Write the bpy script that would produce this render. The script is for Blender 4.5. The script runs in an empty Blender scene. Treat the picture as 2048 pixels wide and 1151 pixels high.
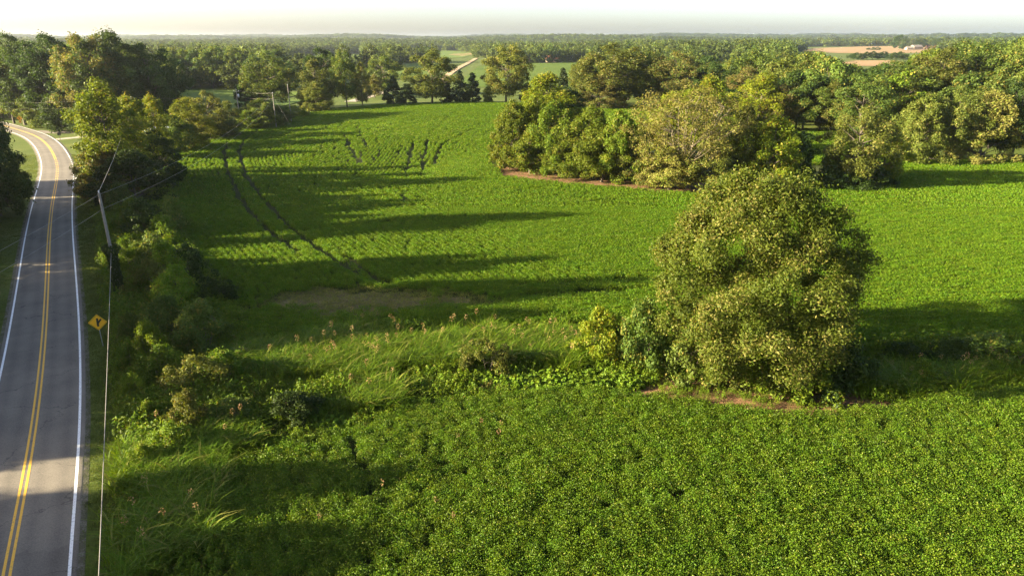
import bpy, math, random
import numpy as np

SC = bpy.context.scene
COL = SC.collection
RS = np.random.RandomState(7)
random.seed(7)

# ------------------------------------------------------------------ camera, sky, sun, exposure
F = 2048 * 24.0 / 36.0            # focal length in photo pixels
CAMZ = 24.0
PITCH = math.atan((575.5 - 76.0) / F)
SP, CP = math.sin(PITCH), math.cos(PITCH)
cam_d = bpy.data.cameras.new('camera')
cam_d.lens = 24; cam_d.sensor_width = 36; cam_d.clip_start = 0.5; cam_d.clip_end = 30000
cam = bpy.data.objects.new('camera', cam_d); COL.objects.link(cam)
cam.location = (0, 0, CAMZ); cam.rotation_euler = (math.pi / 2 - PITCH, 0, 0)
SC.camera = cam

SUN_EL = math.radians(16.5)
SUN_DIR = math.radians(12.0)      # shadows run towards +X, turned 12 degrees to +Y
world = bpy.data.worlds.new('World'); SC.world = world; world.use_nodes = True
wn = world.node_tree.nodes; wl = world.node_tree.links
sky = wn.new('ShaderNodeTexSky'); sky.sky_type = 'NISHITA'; sky.sun_disc = False
sky.sun_elevation = SUN_EL
# sun stands towards (-cos, -sin): azimuth from +Y clockwise
sky.sun_rotation = math.atan2(-math.cos(SUN_DIR), -math.sin(SUN_DIR))
sky.air_density = 0.6; sky.dust_density = 2.0; sky.ozone_density = 0.0
wl.new(sky.outputs[0], wn['Background'].inputs[0])
wn['Background'].inputs[1].default_value = 0.065
sun_d = bpy.data.lights.new('sun', 'SUN'); sun_d.energy = 5.0; sun_d.angle = math.radians(0.6)
sun_d.color = (1.0, 0.86, 0.58)
sun = bpy.data.objects.new('sun', sun_d); COL.objects.link(sun)
# light travels along (cos, sin, -tan)
from mathutils import Vector
_d = Vector((math.cos(SUN_DIR) * math.cos(SUN_EL), math.sin(SUN_DIR) * math.cos(SUN_EL), -math.sin(SUN_EL)))
sun.rotation_euler = _d.to_track_quat('-Z', 'Y').to_euler()
sun.location = (-60, -20, 60)

SC.view_settings.view_transform = 'Standard'; SC.view_settings.look = 'None'
SC.view_settings.gamma = 1; SC.view_settings.use_curve_mapping = False
SC.view_settings.exposure = 2.76
HAZE = 0.00008
SC.render.engine = 'CYCLES'
cy = SC.cycles
cy.max_bounces = 6; cy.diffuse_bounces = 3; cy.glossy_bounces = 2; cy.transmission_bounces = 3
cy.volume_bounces = 1; cy.transparent_max_bounces = 4
cy.caustics_reflective = False; cy.caustics_refractive = False
cy.use_denoising = True; cy.denoising_prefilter = 'NONE'

# ------------------------------------------------------------------ terrain and pixel-to-ground helpers
def sstep(a, b, x):
    t = np.clip((x - a) / (b - a), 0, 1); return t * t * (3 - 2 * t)

def H(x, y):
    x = np.asarray(x, float); y = np.asarray(y, float)
    z = 2.6 * np.exp(-(((x + 5) / 75) ** 2 + ((y - 225) / 52) ** 2))
    z = z - 0.8 * np.exp(-(((x + 25) / 30) ** 2 + ((y - 135) / 22) ** 2))
    z = z + 3.5 * sstep(80, 200, x) * sstep(150, 280, y)
    d = np.hypot(x, y)
    n = (np.sin(x / 410 + 1.3) * np.cos(y / 530 + .4) + .6 * np.sin(x / 190 + y / 260 + 2.1) + .5 * np.sin(y / 330 - x / 700))
    z = z + 5 * sstep(500, 1500, d) * n * .6 + 9 * sstep(1500, 4000, d) * n + 20 * sstep(1800, 6500, d)
    return z

def ray(px, py):
    dx = (px - 1024.0) / F; dy = (py - 575.5) / F
    return dx, CP - SP * dy, -(SP + CP * dy)

def P(px, py):
    """ground point under a photo pixel: (X, Y, Z)"""
    dx, fy, dz = ray(px, py)
    t = np.geomspace(15, 9000, 2500)
    z = CAMZ + dz * t - H(dx * t, fy * t)
    i = int(np.argmax(z <= 0)) if (z <= 0).any() else len(t) - 1
    a, b = t[max(i - 1, 0)], t[i]
    for _ in range(30):
        m = (a + b) / 2
        if CAMZ + dz * m - float(H(dx * m, fy * m)) > 0: a = m
        else: b = m
    return np.array([dx * b, fy * b, float(H(dx * b, fy * b))])

def PP(lst): return np.array([P(*q)[:2] for q in lst])

def inside(pts, poly):
    x, y = pts[:, 0], pts[:, 1]; n = len(poly); c = np.zeros(len(pts), bool); j = n - 1
    for i in range(n):
        xi, yi = poly[i]; xj, yj = poly[j]
        if yi != yj:
            c ^= ((yi > y) != (yj > y)) & (x < (xj - xi) * (y - yi) / (yj - yi) + xi)
        j = i
    return c

def noise2(x, y, s, seed=0):
    """smooth value noise 0..1"""
    x = x / s + 37.7 * seed; y = y / s - 11.3 * seed
    xi = np.floor(x).astype(np.int64); yi = np.floor(y).astype(np.int64); fx = x - xi; fy = y - yi
    fx = fx * fx * (3 - 2 * fx); fy = fy * fy * (3 - 2 * fy)
    def h(a, b):
        v = np.sin(a * 127.1 + b * 311.7 + seed * 17.3) * 43758.5453; return v - np.floor(v)
    return (h(xi, yi) * (1 - fx) + h(xi + 1, yi) * fx) * (1 - fy) + (h(xi, yi + 1) * (1 - fx) + h(xi + 1, yi + 1) * fx) * fy

# ------------------------------------------------------------------ object helpers
def tag(o, label=None, cat=None, group=None, kind=None):
    if label: o['label'] = label
    if cat: o['category'] = cat
    if group: o['group'] = group
    if kind: o['kind'] = kind
    return o

def link(name, me, parent=None, mat=None, loc=None):
    o = bpy.data.objects.new(name, me); COL.objects.link(o)
    if parent is not None: o.parent = parent
    if mat is not None and me is not None and not me.materials: me.materials.append(mat)
    if loc is not None: o.location = loc
    return o

def empty(name, loc, rz=0.0, scale=(1, 1, 1)):
    o = bpy.data.objects.new(name, None); COL.objects.link(o)
    o.location = loc; o.rotation_euler = (0, 0, rz); o.scale = scale; o.empty_display_size = .3
    return o

def np_mesh(name, V, quads, tint=None, smooth=False, tris=None):
    V = np.asarray(V, np.float32); me = bpy.data.meshes.new(name)
    nq = len(quads) if quads is not None else 0; nt = len(tris) if tris is not None else 0
    me.vertices.add(len(V)); me.vertices.foreach_set('co', V.ravel())
    loops = []; starts = []; tot = []
    if nq:
        loops.append(np.asarray(quads, np.int32).ravel()); starts.append(np.arange(nq) * 4); tot.append(np.full(nq, 4))
    if nt:
        loops.append(np.asarray(tris, np.int32).ravel()); starts.append(nq * 4 + np.arange(nt) * 3); tot.append(np.full(nt, 3))
    L = np.concatenate(loops)
    me.loops.add(len(L)); me.loops.foreach_set('vertex_index', L)
    me.polygons.add(nq + nt)
    me.polygons.foreach_set('loop_start', np.concatenate(starts).astype(np.int32))
    me.polygons.foreach_set('loop_total', np.concatenate(tot).astype(np.int32))
    if smooth: me.polygons.foreach_set('use_smooth', np.ones(nq + nt, bool))
    if tint is not None:
        a = me.attributes.new('tint', 'FLOAT', 'FACE'); a.data.foreach_set('value', np.asarray(tint, np.float32))
    me.update(calc_edges=True); me.validate()
    return me

def unit(v): return v / np.maximum(np.linalg.norm(v, axis=-1, keepdims=True), 1e-9)

def leaf_quads(pos, nrm, size, aspect=.6, rs=RS, along=None, fold=.12):
    """diamond leaves: base, side, tip, side"""
    n = len(pos); nrm = unit(nrm)
    r = along if along is not None else rs.normal(size=(n, 3))
    u = unit(r - (r * nrm).sum(1, keepdims=True) * nrm); v = np.cross(nrm, u)
    s = np.broadcast_to(np.asarray(size, float), (n,))[:, None]
    a = pos - u * s * .5; c = pos + u * s * .5 - nrm * s * fold
    b = pos + v * s * aspect * .5 + nrm * s * fold * .6 - u * s * .06; d = pos - v * s * aspect * .5 + nrm * s * fold * .6 - u * s * .06
    return np.stack([a, b, c, d], 1).reshape(-1, 3)

class Tubes:
    def __init__(s): s.V = []; s.Q = []; s.n = 0
    def add(s, pts, rad, k=6):
        pts = np.asarray(pts, float); m = len(pts); rad = np.broadcast_to(rad, (m,))
        t = unit(np.gradient(pts, axis=0)); ref = np.array([0, 0, 1.]) if abs(t[0][2]) < .8 else np.array([1., 0, 0])
        for i in range(m):
            u = unit(np.cross(t[i], ref)); v = np.cross(t[i], u)
            a = np.arange(k) * 2 * np.pi / k
            s.V.append(pts[i] + rad[i] * (np.cos(a)[:, None] * u + np.sin(a)[:, None] * v))
        for i in range(m - 1):
            for j in range(k):
                p = s.n + i * k
                s.Q.append((p + j, p + (j + 1) % k, p + k + (j + 1) % k, p + k + j))
        s.Q.append(tuple(s.n + (m - 1) * k + np.array([0, 1, k // 2, k - 1]))) if k >= 4 else None
        s.n += m * k
    def mesh(s, name, smooth=True): return np_mesh(name, np.concatenate(s.V), s.Q, smooth=smooth)

class Boxes:
    """collects bevel-less boxes and prisms into one part mesh"""
    def __init__(s): s.V = []; s.Fc = []
    def box(s, c, d, R=None):
        b = len(s.V)
        for sx, sy, sz in ((-1,-1,-1),(1,-1,-1),(1,1,-1),(-1,1,-1),(-1,-1,1),(1,-1,1),(1,1,1),(-1,1,1)):
            q = Vector((sx * d[0] / 2, sy * d[1] / 2, sz * d[2] / 2))
            if R is not None: q = R @ q
            s.V.append((q[0] + c[0], q[1] + c[1], q[2] + c[2]))
        for f in ((0,3,2,1),(4,5,6,7),(0,1,5,4),(1,2,6,5),(2,3,7,6),(3,0,4,7)): s.Fc.append(tuple(b + i for i in f))
        return s
    def prism(s, poly, y0, y1):
        """poly in XZ, extruded along Y"""
        b = len(s.V); n = len(poly)
        for y in (y0, y1):
            for x, z in poly: s.V.append((x, y, z))
        s.Fc.append(tuple(range(b, b + n))); s.Fc.append(tuple(range(b + 2 * n - 1, b + n - 1, -1)))
        for i in range(n): s.Fc.append((b + i, b + n + i, b + n + (i + 1) % n, b + (i + 1) % n))
        return s
    def mesh(s, name):
        me = bpy.data.meshes.new(name); me.from_pydata(s.V, [], s.Fc); me.update(); return me

# ------------------------------------------------------------------ materials
def new_mat(name):
    m = bpy.data.materials.new(name); m.use_nodes = True
    return m, m.node_tree.nodes, m.node_tree.links, m.node_tree.nodes['Principled BSDF']

def plain(name, col, rough=.6, metal=0, noise=0.15, scale=8):
    m, n, l, b = new_mat(name)
    b.inputs['Roughness'].default_value = rough; b.inputs['Metallic'].default_value = metal
    tx = n.new('ShaderNodeTexNoise'); tx.inputs['Scale'].default_value = scale; tx.inputs['Detail'].default_value = 4
    tc = n.new('ShaderNodeTexCoord'); l.new(tc.outputs['Object'], tx.inputs['Vector'])
    mx = n.new('ShaderNodeMix'); mx.data_type = 'RGBA'
    mx.inputs[6].default_value = (*[c * (1 - noise) for c in col], 1); mx.inputs[7].default_value = (*[min(1, c * (1 + noise)) for c in col], 1)
    l.new(tx.outputs[0], mx.inputs[0]); l.new(mx.outputs[2], b.inputs['Base Color'])
    return m

def leaf_mat(name, ca, cb, trans=.35, rough=.55, spec=.12, objvar=.25, cc=None, ccw=.06, tgain=1.5):
    """two leaf colours mixed leaf by leaf, a few leaves of a third colour, whole plants varied"""
    m, n, l, b = new_mat(name)
    at = n.new('ShaderNodeAttribute'); at.attribute_name = 'tint'
    mx = n.new('ShaderNodeMix'); mx.data_type = 'RGBA'
    mx.inputs[6].default_value = (*ca, 1); mx.inputs[7].default_value = (*cb, 1)
    l.new(at.outputs['Fac'], mx.inputs[0])
    out = mx.outputs[2]
    if cc is not None:
        gt = n.new('ShaderNodeMath'); gt.operation = 'GREATER_THAN'; gt.inputs[1].default_value = 1 - ccw
        l.new(at.outputs['Fac'], gt.inputs[0])
        m2 = n.new('ShaderNodeMix'); m2.data_type = 'RGBA'; l.new(gt.outputs[0], m2.inputs[0]); l.new(out, m2.inputs[6])
        m2.inputs[7].default_value = (*cc, 1); out = m2.outputs[2]
    oi = n.new('ShaderNodeObjectInfo')
    mr = n.new('ShaderNodeMapRange'); mr.inputs[3].default_value = 1 - objvar; mr.inputs[4].default_value = 1 + objvar
    l.new(oi.outputs['Random'], mr.inputs[0])
    hs = n.new('ShaderNodeHueSaturation'); l.new(mr.outputs[0], hs.inputs['Value']); l.new(out, hs.inputs['Color'])
    mr2 = n.new('ShaderNodeMapRange'); mr2.inputs[3].default_value = .5 - .022; mr2.inputs[4].default_value = .5 + .002
    ml = n.new('ShaderNodeMath'); ml.operation = 'MULTIPLY'; ml.inputs[1].default_value = 7.31
    fr = n.new('ShaderNodeMath'); fr.operation = 'FRACT'; l.new(oi.outputs['Random'], ml.inputs[0]); l.new(ml.outputs[0], fr.inputs[0])
    l.new(fr.outputs[0], mr2.inputs[0]); l.new(mr2.outputs[0], hs.inputs['Hue'])
    l.new(hs.outputs[0], b.inputs['Base Color'])
    b.inputs['Roughness'].default_value = rough; b.inputs['Specular IOR Level'].default_value = spec
    tr = n.new('ShaderNodeBsdfTranslucent')
    tg = n.new('ShaderNodeMix'); tg.data_type = 'RGBA'; tg.blend_type = 'MULTIPLY'; tg.inputs[0].default_value = 1
    tg.inputs[7].default_value = (tgain * 1.1, tgain, tgain * .5, 1); l.new(hs.outputs[0], tg.inputs[6]); l.new(tg.outputs[2], tr.inputs[0])
    ms = n.new('ShaderNodeMixShader'); ms.inputs[0].default_value = trans
    l.new(b.outputs[0], ms.inputs[1]); l.new(tr.outputs[0], ms.inputs[2]); l.new(ms.outputs[0], n['Material Output'].inputs[0])
    return m

LEAF = dict(
    green=leaf_mat('leaf_green', (.045, .080, .012), (.085, .125, .022), cc=(.16, .15, .03)),
    yellow=leaf_mat('leaf_yellow_green', (.070, .115, .006), (.140, .172, .011), cc=(.20, .17, .02)),
    olive=leaf_mat('leaf_olive', (.052, .078, .011), (.108, .125, .024), cc=(.17, .155, .04)),
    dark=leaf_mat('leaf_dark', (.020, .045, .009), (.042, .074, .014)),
    cedar=leaf_mat('leaf_cedar', (.022, .042, .016), (.045, .070, .022), trans=.15),
    pale=leaf_mat('leaf_pale', (.135, .140, .030), (.235, .215, .060), cc=(.12, .16, .02), ccw=.3),
    rust=leaf_mat('leaf_rust', (.085, .085, .020), (.150, .130, .038), cc=(.06, .10, .015), ccw=.3),
    hero=leaf_mat('leaf_silver_oak', (.040, .068, .006), (.082, .102, .013), cc=(.14, .135, .032), ccw=.14, objvar=.02),
    weed=leaf_mat('leaf_weed', (.055, .120, .007), (.120, .180, .012), cc=(.17, .17, .03)),
    verge=leaf_mat('leaf_verge_weed', (.045, .100, .006), (.098, .152, .011), cc=(.16, .16, .03)),
    isle=leaf_mat('leaf_island', (.052, .096, .007), (.112, .148, .013), cc=(.17, .16, .025), objvar=.2),
    kudzu=leaf_mat('leaf_broad_weed', (.07, .14, .010), (.13, .21, .018)),
    grass=leaf_mat('leaf_tall_grass', (.058, .132, .006), (.118, .186, .010), cc=(.18, .19, .04), ccw=.04, objvar=.3, tgain=1.3),
    turf=leaf_mat('leaf_turf', (.050, .085, .012), (.095, .125, .022), objvar=.3),
    seed=leaf_mat('seed_head', (.24, .15, .07), (.36, .24, .12), trans=.2),
    soy=leaf_mat('leaf_soy', (.040, .098, .005), (.088, .150, .008), cc=(.16, .18, .03), ccw=.04, rough=.5, spec=.15, objvar=.18),
    soyfar=leaf_mat('leaf_soy_field', (.044, .114, .004), (.096, .168, .007), cc=(.17, .19, .035), ccw=.05, objvar=.14),
    soysick=leaf_mat('leaf_soy_thin', (.085, .125, .018), (.16, .165, .04), objvar=.2),
    far=leaf_mat('leaf_far', (.028, .056, .010), (.080, .108, .022), objvar=.5),
)
BARK = plain('bark', (.075, .060, .042), .9, noise=.4, scale=6)
PALEBARK = plain('pale_bark', (.16, .13, .085), .85, noise=.25, scale=5)

def ground_mat(name, stops, scale=.25, detail=8, bump=.3, fine=6.0, rough=.95, finew=.5):
    m, n, l, b = new_mat(name)
    tc = n.new('ShaderNodeTexCoord')
    t1 = n.new('ShaderNodeTexNoise'); t1.inputs['Scale'].default_value = scale; t1.inputs['Detail'].default_value = detail
    t2 = n.new('ShaderNodeTexNoise'); t2.inputs['Scale'].default_value = fine; t2.inputs['Detail'].default_value = 5
    l.new(tc.outputs['Object'], t1.inputs['Vector']); l.new(tc.outputs['Object'], t2.inputs['Vector'])
    mx = n.new('ShaderNodeMix'); mx.data_type = 'FLOAT'; mx.inputs[0].default_value = finew
    l.new(t1.outputs[0], mx.inputs[2]); l.new(t2.outputs[0], mx.inputs[3])
    cr = n.new('ShaderNodeValToRGB'); el = cr.color_ramp.elements
    while len(el) < len(stops): el.new(.5)
    for e, (p, c) in zip(el, stops): e.position = p; e.color = (*c, 1)
    l.new(mx.outputs[0], cr.inputs[0]); l.new(cr.outputs[0], b.inputs['Base Color'])
    b.inputs['Roughness'].default_value = rough; b.inputs['Specular IOR Level'].default_value = .1
    if bump:
        bp = n.new('ShaderNodeBump'); bp.inputs['Strength'].default_value = bump; bp.inputs['Distance'].default_value = .1
        l.new(t2.outputs[0], bp.inputs['Height']); l.new(bp.outputs[0], b.inputs['Normal'])
    return m

M_GROUND = ground_mat('meadow_ground', [(.3, (.040, .062, .012)), (.5, (.075, .100, .018)), (.68, (.12, .125, .030))], scale=.12, fine=4)
M_SOIL = ground_mat('field_soil', [(.3, (.022, .032, .008)), (.55, (.042, .050, .014)), (.75, (.075, .07, .028))], scale=.2, fine=3)
M_DRY = ground_mat('dry_litter', [(.32, (.05, .05, .018)), (.48, (.15, .085, .045)), (.62, (.24, .135, .075)), (.75, (.12, .10, .04))], scale=.8, fine=9, bump=.6)
M_STUBBLE = ground_mat('wheat_stubble', [(.3, (.20, .132, .062)), (.5, (.245, .162, .08)), (.7, (.28, .19, .10))], scale=.012, fine=.2)
M_GRAVEL = ground_mat('gravel', [(.3, (.22, .19, .15)), (.5, (.32, .28, .22)), (.7, (.42, .37, .3))], scale=1, fine=20)
M_SHOULDER = ground_mat('shoulder_grit', [(.35, (.05, .065, .02)), (.5, (.11, .10, .07)), (.65, (.20, .18, .15))], scale=1.2, fine=12)
M_CROP = ground_mat('far_crop', [(.3, (.055, .095, .014)), (.5, (.085, .125, .018)), (.7, (.12, .15, .026))], scale=.03, fine=.8)

# ------------------------------------------------------------------ ground sheet
def spaced(lo, hi, core0, core1, step, grow=1.12, mx=140):
    a = list(np.arange(core0, core1 + .01, step)); s = step; v = core1
    while v < hi: s = min(s * grow, mx); v += s; a.append(v)
    s = step; v = core0
    while v > lo: s = min(s * grow, mx); v -= s; a.insert(0, v)
    return np.array(a)
gx = spaced(-8500, 8500, -180, 260, 4); gy = spaced(-400, 9500, -20, 330, 4)
GX, GY = np.meshgrid(gx, gy); GZ = H(GX, GY)
nx, ny = len(gx), len(gy)
ii = (np.arange(ny - 1)[:, None] * nx + np.arange(nx - 1)[None]).ravel()
me = np_mesh('ground', np.stack([GX, GY, GZ], -1).reshape(-1, 3), np.stack([ii, ii + 1, ii + nx + 1, ii + nx], 1), smooth=True)
ground = tag(link('ground', me, mat=M_GROUND), 'rolling green grassland reaching to the hazy horizon', 'ground', kind='structure')

def sheet(name, poly, mat, res, off, label, cat, jitter=True):
    """draped sheet over a polygon, cells clipped to the polygon by centre"""
    x0, y0 = poly.min(0); x1, y1 = poly.max(0)
    xs = np.arange(x0 - res, x1 + res * 1.5, res); ys = np.arange(y0 - res, y1 + res * 1.5, res)
    X, Y = np.meshgrid(xs, ys); n = len(xs)
    c = np.stack([(X[:-1, :-1] + res / 2).ravel(), (Y[:-1, :-1] + res / 2).ravel()], 1)
    ok = inside(c, poly)
    i = (np.arange(len(ys) - 1)[:, None] * n + np.arange(n - 1)[None]).ravel()[ok]
    q = np.stack([i, i + 1, i + n + 1, i + n], 1)
    used, inv = np.unique(q, return_inverse=True)
    V = np.stack([X.ravel(), Y.ravel(), H(X, Y).ravel() + off], 1)[used]
    me = np_mesh(name, V, inv.reshape(q.shape), smooth=True)
    return tag(link(name, me, mat=mat), label, cat, kind='structure')

# ------------------------------------------------------------------ road
def smooth_line(p, step=1.5, sig=6.0):
    p = np.asarray(p, float); s = np.r_[0, np.cumsum(np.linalg.norm(np.diff(p, axis=0), axis=1))]
    u = np.arange(0, s[-1], step); q = np.stack([np.interp(u, s, p[:, 0]), np.interp(u, s, p[:, 1])], 1)
    k = int(3 * sig / step); w = np.exp(-.5 * (np.arange(-k, k + 1) * step / sig) ** 2); w /= w.sum()
    a = np.concatenate([2 * q[0] - q[k:0:-1], q, 2 * q[-1] - q[-2:-k - 2:-1]])
    return np.stack([np.convolve(a[:, i], w, 'valid') for i in (0, 1)], 1)

def normals(q):
    t = unit(np.gradient(q, axis=0)); return np.stack([t[:, 1], -t[:, 0]], 1)      # to the right of travel

def ribbon(q, offs, z, name, mat, parent=None, crown=0.0):
    """strip along q with cross positions offs (right positive) at heights z above ground"""
    n = normals(q); V = []; m = len(offs)
    base = H(q[:, 0], q[:, 1])
    for o, zz in zip(offs, z):
        p = q + n * o
        V.append(np.stack([p[:, 0], p[:, 1], base + zz], 1))
    V = np.stack(V, 1).reshape(-1, 3); L = len(q)
    i = (np.arange(L - 1)[:, None] * m + np.arange(m - 1)[None]).ravel()
    me = np_mesh(name, V, np.stack([i, i + 1, i + m + 1, i + m], 1), smooth=True)
    return link(name, me, parent, mat)

M_ASPH, n_, l_, b_ = new_mat('asphalt')
tc = n_.new('ShaderNodeTexCoord')
t1 = n_.new('ShaderNodeTexNoise'); t1.inputs['Scale'].default_value = 14; t1.inputs['Detail'].default_value = 5
t2 = n_.new('ShaderNodeTexNoise'); t2.inputs['Scale'].default_value = .35; t2.inputs['Detail'].default_value = 7
l_.new(tc.outputs['Object'], t1.inputs[0]); l_.new(tc.outputs['Object'], t2.inputs[0])
at_ = n_.new('ShaderNodeAttribute'); at_.attribute_name = 'lane'
sn = n_.new('ShaderNodeMath'); sn.operation = 'MULTIPLY'; sn.inputs[1].default_value = .10; l_.new(at_.outputs['Fac'], sn.inputs[0])
a1 = n_.new('ShaderNodeMath'); a1.operation = 'MULTIPLY_ADD'; a1.inputs[1].default_value = .55; l_.new(t1.outputs[0], a1.inputs[0])
a2 = n_.new('ShaderNodeMath'); a2.operation = 'MULTIPLY'; a2.inputs[1].default_value = .45; l_.new(t2.outputs[0], a2.inputs[0]); l_.new(a2.outputs[0], a1.inputs[2])
a3 = n_.new('ShaderNodeMath'); a3.operation = 'SUBTRACT'; l_.new(a1.outputs[0], a3.inputs[0]); l_.new(sn.outputs[0], a3.inputs[1])
cr = n_.new('ShaderNodeValToRGB'); cr.color_ramp.elements[0].position = .28; cr.color_ramp.elements[0].color = (.080, .068, .054, 1)
cr.color_ramp.elements[1].position = .72; cr.color_ramp.elements[1].color = (.205, .175, .138, 1)
l_.new(a3.outputs[0], cr.inputs[0])
wp_ = n_.new('ShaderNodeTexNoise'); wp_.inputs['Scale'].default_value = .9; wp_.inputs['Detail'].default_value = 6; l_.new(tc.outputs['Object'], wp_.inputs[0])
wm = n_.new('ShaderNodeVectorMath'); wm.operation = 'MULTIPLY_ADD'; wm.inputs[1].default_value = (2.4, 2.4, 0); l_.new(wp_.outputs[1], wm.inputs[0]); l_.new(tc.outputs['Object'], wm.inputs[2])
vo = n_.new('ShaderNodeTexVoronoi'); vo.feature = 'DISTANCE_TO_EDGE'; vo.inputs['Scale'].default_value = .16; l_.new(wm.outputs[0], vo.inputs['Vector'])
ck = n_.new('ShaderNodeMapRange'); ck.inputs[1].default_value = .002; ck.inputs[2].default_value = .007; ck.inputs[3].default_value = .55; ck.inputs[4].default_value = 1; l_.new(vo.outputs[0], ck.inputs[0])
v2 = n_.new('ShaderNodeTexVoronoi'); v2.inputs['Scale'].default_value = .09; l_.new(wm.outputs[0], v2.inputs['Vector'])
pt = n_.new('ShaderNodeMapRange'); pt.inputs[3].default_value = .86; pt.inputs[4].default_value = 1.1; l_.new(v2.outputs['Color'], pt.inputs[0])
pm = n_.new('ShaderNodeMath'); pm.operation = 'MULTIPLY'; l_.new(ck.outputs[0], pm.inputs[0]); l_.new(pt.outputs[0], pm.inputs[1])
cm = n_.new('ShaderNodeVectorMath'); cm.operation = 'SCALE'; l_.new(cr.outputs[0], cm.inputs[0]); l_.new(pm.outputs[0], cm.inputs['Scale'])
l_.new(cm.outputs[0], b_.inputs['Base Color']); b_.inputs['Roughness'].default_value = .85
bp = n_.new('ShaderNodeBump'); bp.inputs['Strength'].default_value = .25; bp.inputs['Distance'].default_value = .02
l_.new(t1.outputs[0], bp.inputs['Height']); l_.new(bp.outputs[0], b_.inputs['Normal'])

def paint(name, col):
    m, n, l, b = new_mat(name)
    tc = n.new('ShaderNodeTexCoord'); t = n.new('ShaderNodeTexNoise'); t.inputs['Scale'].default_value = 9; t.inputs['Detail'].default_value = 6
    l.new(tc.outputs['Object'], t.inputs[0]); cr = n.new('ShaderNodeValToRGB')
    cr.color_ramp.elements[0].position = .30; cr.color_ramp.elements[0].color = (*[c * .45 + .05 for c in col], 1)
    cr.color_ramp.elements[1].position = .45; cr.color_ramp.elements[1].color = (*col, 1)
    l.new(t.outputs[0], cr.inputs[0]); l.new(cr.outputs[0], b.inputs['Base Color']); b.inputs['Roughness'].default_value = .7
    return m
M_WHITE = paint('white_paint', (.78, .77, .74)); M_YELLOW = paint('yellow_paint', (.72, .40, .035))

road_px = [(12, 1138), (37, 1040), (53, 958), (65.5, 884), (76, 803), (88, 690), (94, 578), (98, 474), (104, 411), (113, 366), (116, 335),
           (111, 317), (101, 297), (86, 281), (68, 270), (28, 257.5)]
rp = PP(road_px)
d0 = unit((rp[0] - rp[1])[None])[0]; d0 = unit((d0 + np.array([.12, -.1]))[None])[0]
d1 = unit((rp[-1] - rp[-3])[None])[0]
rp = np.vstack([rp[0] + d0 * 60, rp[0] + d0 * 25, rp, rp[-1] + d1 * 25 + np.array([0, -2]), rp[-1] + d1 * 70 + np.array([-5, -12])])
RQ = smooth_line(rp)
HW = 2.6
def lane_attr(o, offs, m):
    me = o.data; a = me.attributes.new('lane', 'FLOAT', 'POINT')
    v = np.array([math.exp(-((abs(x) - .75) / .3) ** 2) + math.exp(-((abs(x) - 1.95) / .3) ** 2) for x in offs])
    a.data.foreach_set('value', np.tile(v, m).astype(np.float32))
offs = np.r_[-3.05, -2.95, np.linspace(-2.85, 2.85, 33), 2.95, 3.05]
zz = np.r_[-.03, .05, .09 - .006 * np.linspace(-2.85, 2.85, 33) ** 2 / 3, .05, -.03]
road = ribbon(RQ, offs, zz, 'road', M_ASPH); lane_attr(road, offs, len(RQ))
tag(road, 'two-lane asphalt country road curving past the fields', 'road', kind='structure')
RIGHT = normals(RQ)
def road_s(px, py):
    q = P(px, py)[:2]; return int(np.argmin(np.linalg.norm(RQ - q, axis=1)))
zr = lambda o: .09 - .006 * o * o / 3 + .006
iJ0, iJ1 = road_s(113, 364), road_s(113, 321)
def line(o, i0, i1, mat, w, name):
    k = ribbon(RQ[i0:i1], (o - w / 2, o + w / 2), (zr(o - w / 2), zr(o + w / 2)), name, mat, road); return k
for s in (-1, 1):
    line(s * .14, 0, iJ0 + 1, M_YELLOW, .13, 'centre_line')
    line(s * .14, iJ1, len(RQ) - 8, M_YELLOW, .13, 'centre_line')
line(-HW, 0, len(RQ), M_WHITE, .15, 'edge_line'); line(HW, 0, iJ0, M_WHITE, .15, 'edge_line'); line(HW, iJ1 + 1, len(RQ), M_WHITE, .15, 'edge_line')
def dashes(o, w, dl, gap, mat, name):
    seg = RQ[iJ0:iJ1 + 2]; s = np.r_[0, np.cumsum(np.linalg.norm(np.diff(seg, axis=0), axis=1))]; a = 0.6
    while a + dl < s[-1]:
        u = np.array([a, a + dl]); q = np.stack([np.interp(u, s, seg[:, 0]), np.interp(u, s, seg[:, 1])], 1)
        ribbon(q, (o - w / 2, o + w / 2), (zr(o - w / 2), zr(o + w / 2)), name, mat, road); a += dl + gap
dashes(HW, .15, .9, 1.5, M_WHITE, 'edge_dash')
for s in (-1, 1): dashes(s * .14, .15, .9, 1.5, M_YELLOW, 'centre_dash')
# gravelly shoulder strips
for s in (-1, 1):
    a, b = (2.93, 3.22); z0, z1 = (.056, .010)
    if s > 0: ribbon(RQ, (a, b), (z0, z1), 'shoulder', M_SHOULDER, road)
    else: ribbon(RQ, (-b, -a), (z1, z0), 'shoulder', M_SHOULDER, road)

def branch_road(name, pts, hw, mat, label, z=.07):
    q = smooth_line(PP(pts), .8, 2.0); oo = np.linspace(-hw, hw, 9)
    o = ribbon(q, np.r_[-hw - .3, oo, hw + .3], np.r_[-.03, np.full(9, z), -.03], name, mat)
    return tag(o, label, 'road', kind='structure')
branch_road('side_road', [(112, 336), (135, 335), (160, 333), (200, 328), (260, 320)], 3.2, M_ASPH, 'asphalt side road joining the curve behind the hedge trees', z=.062)
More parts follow.
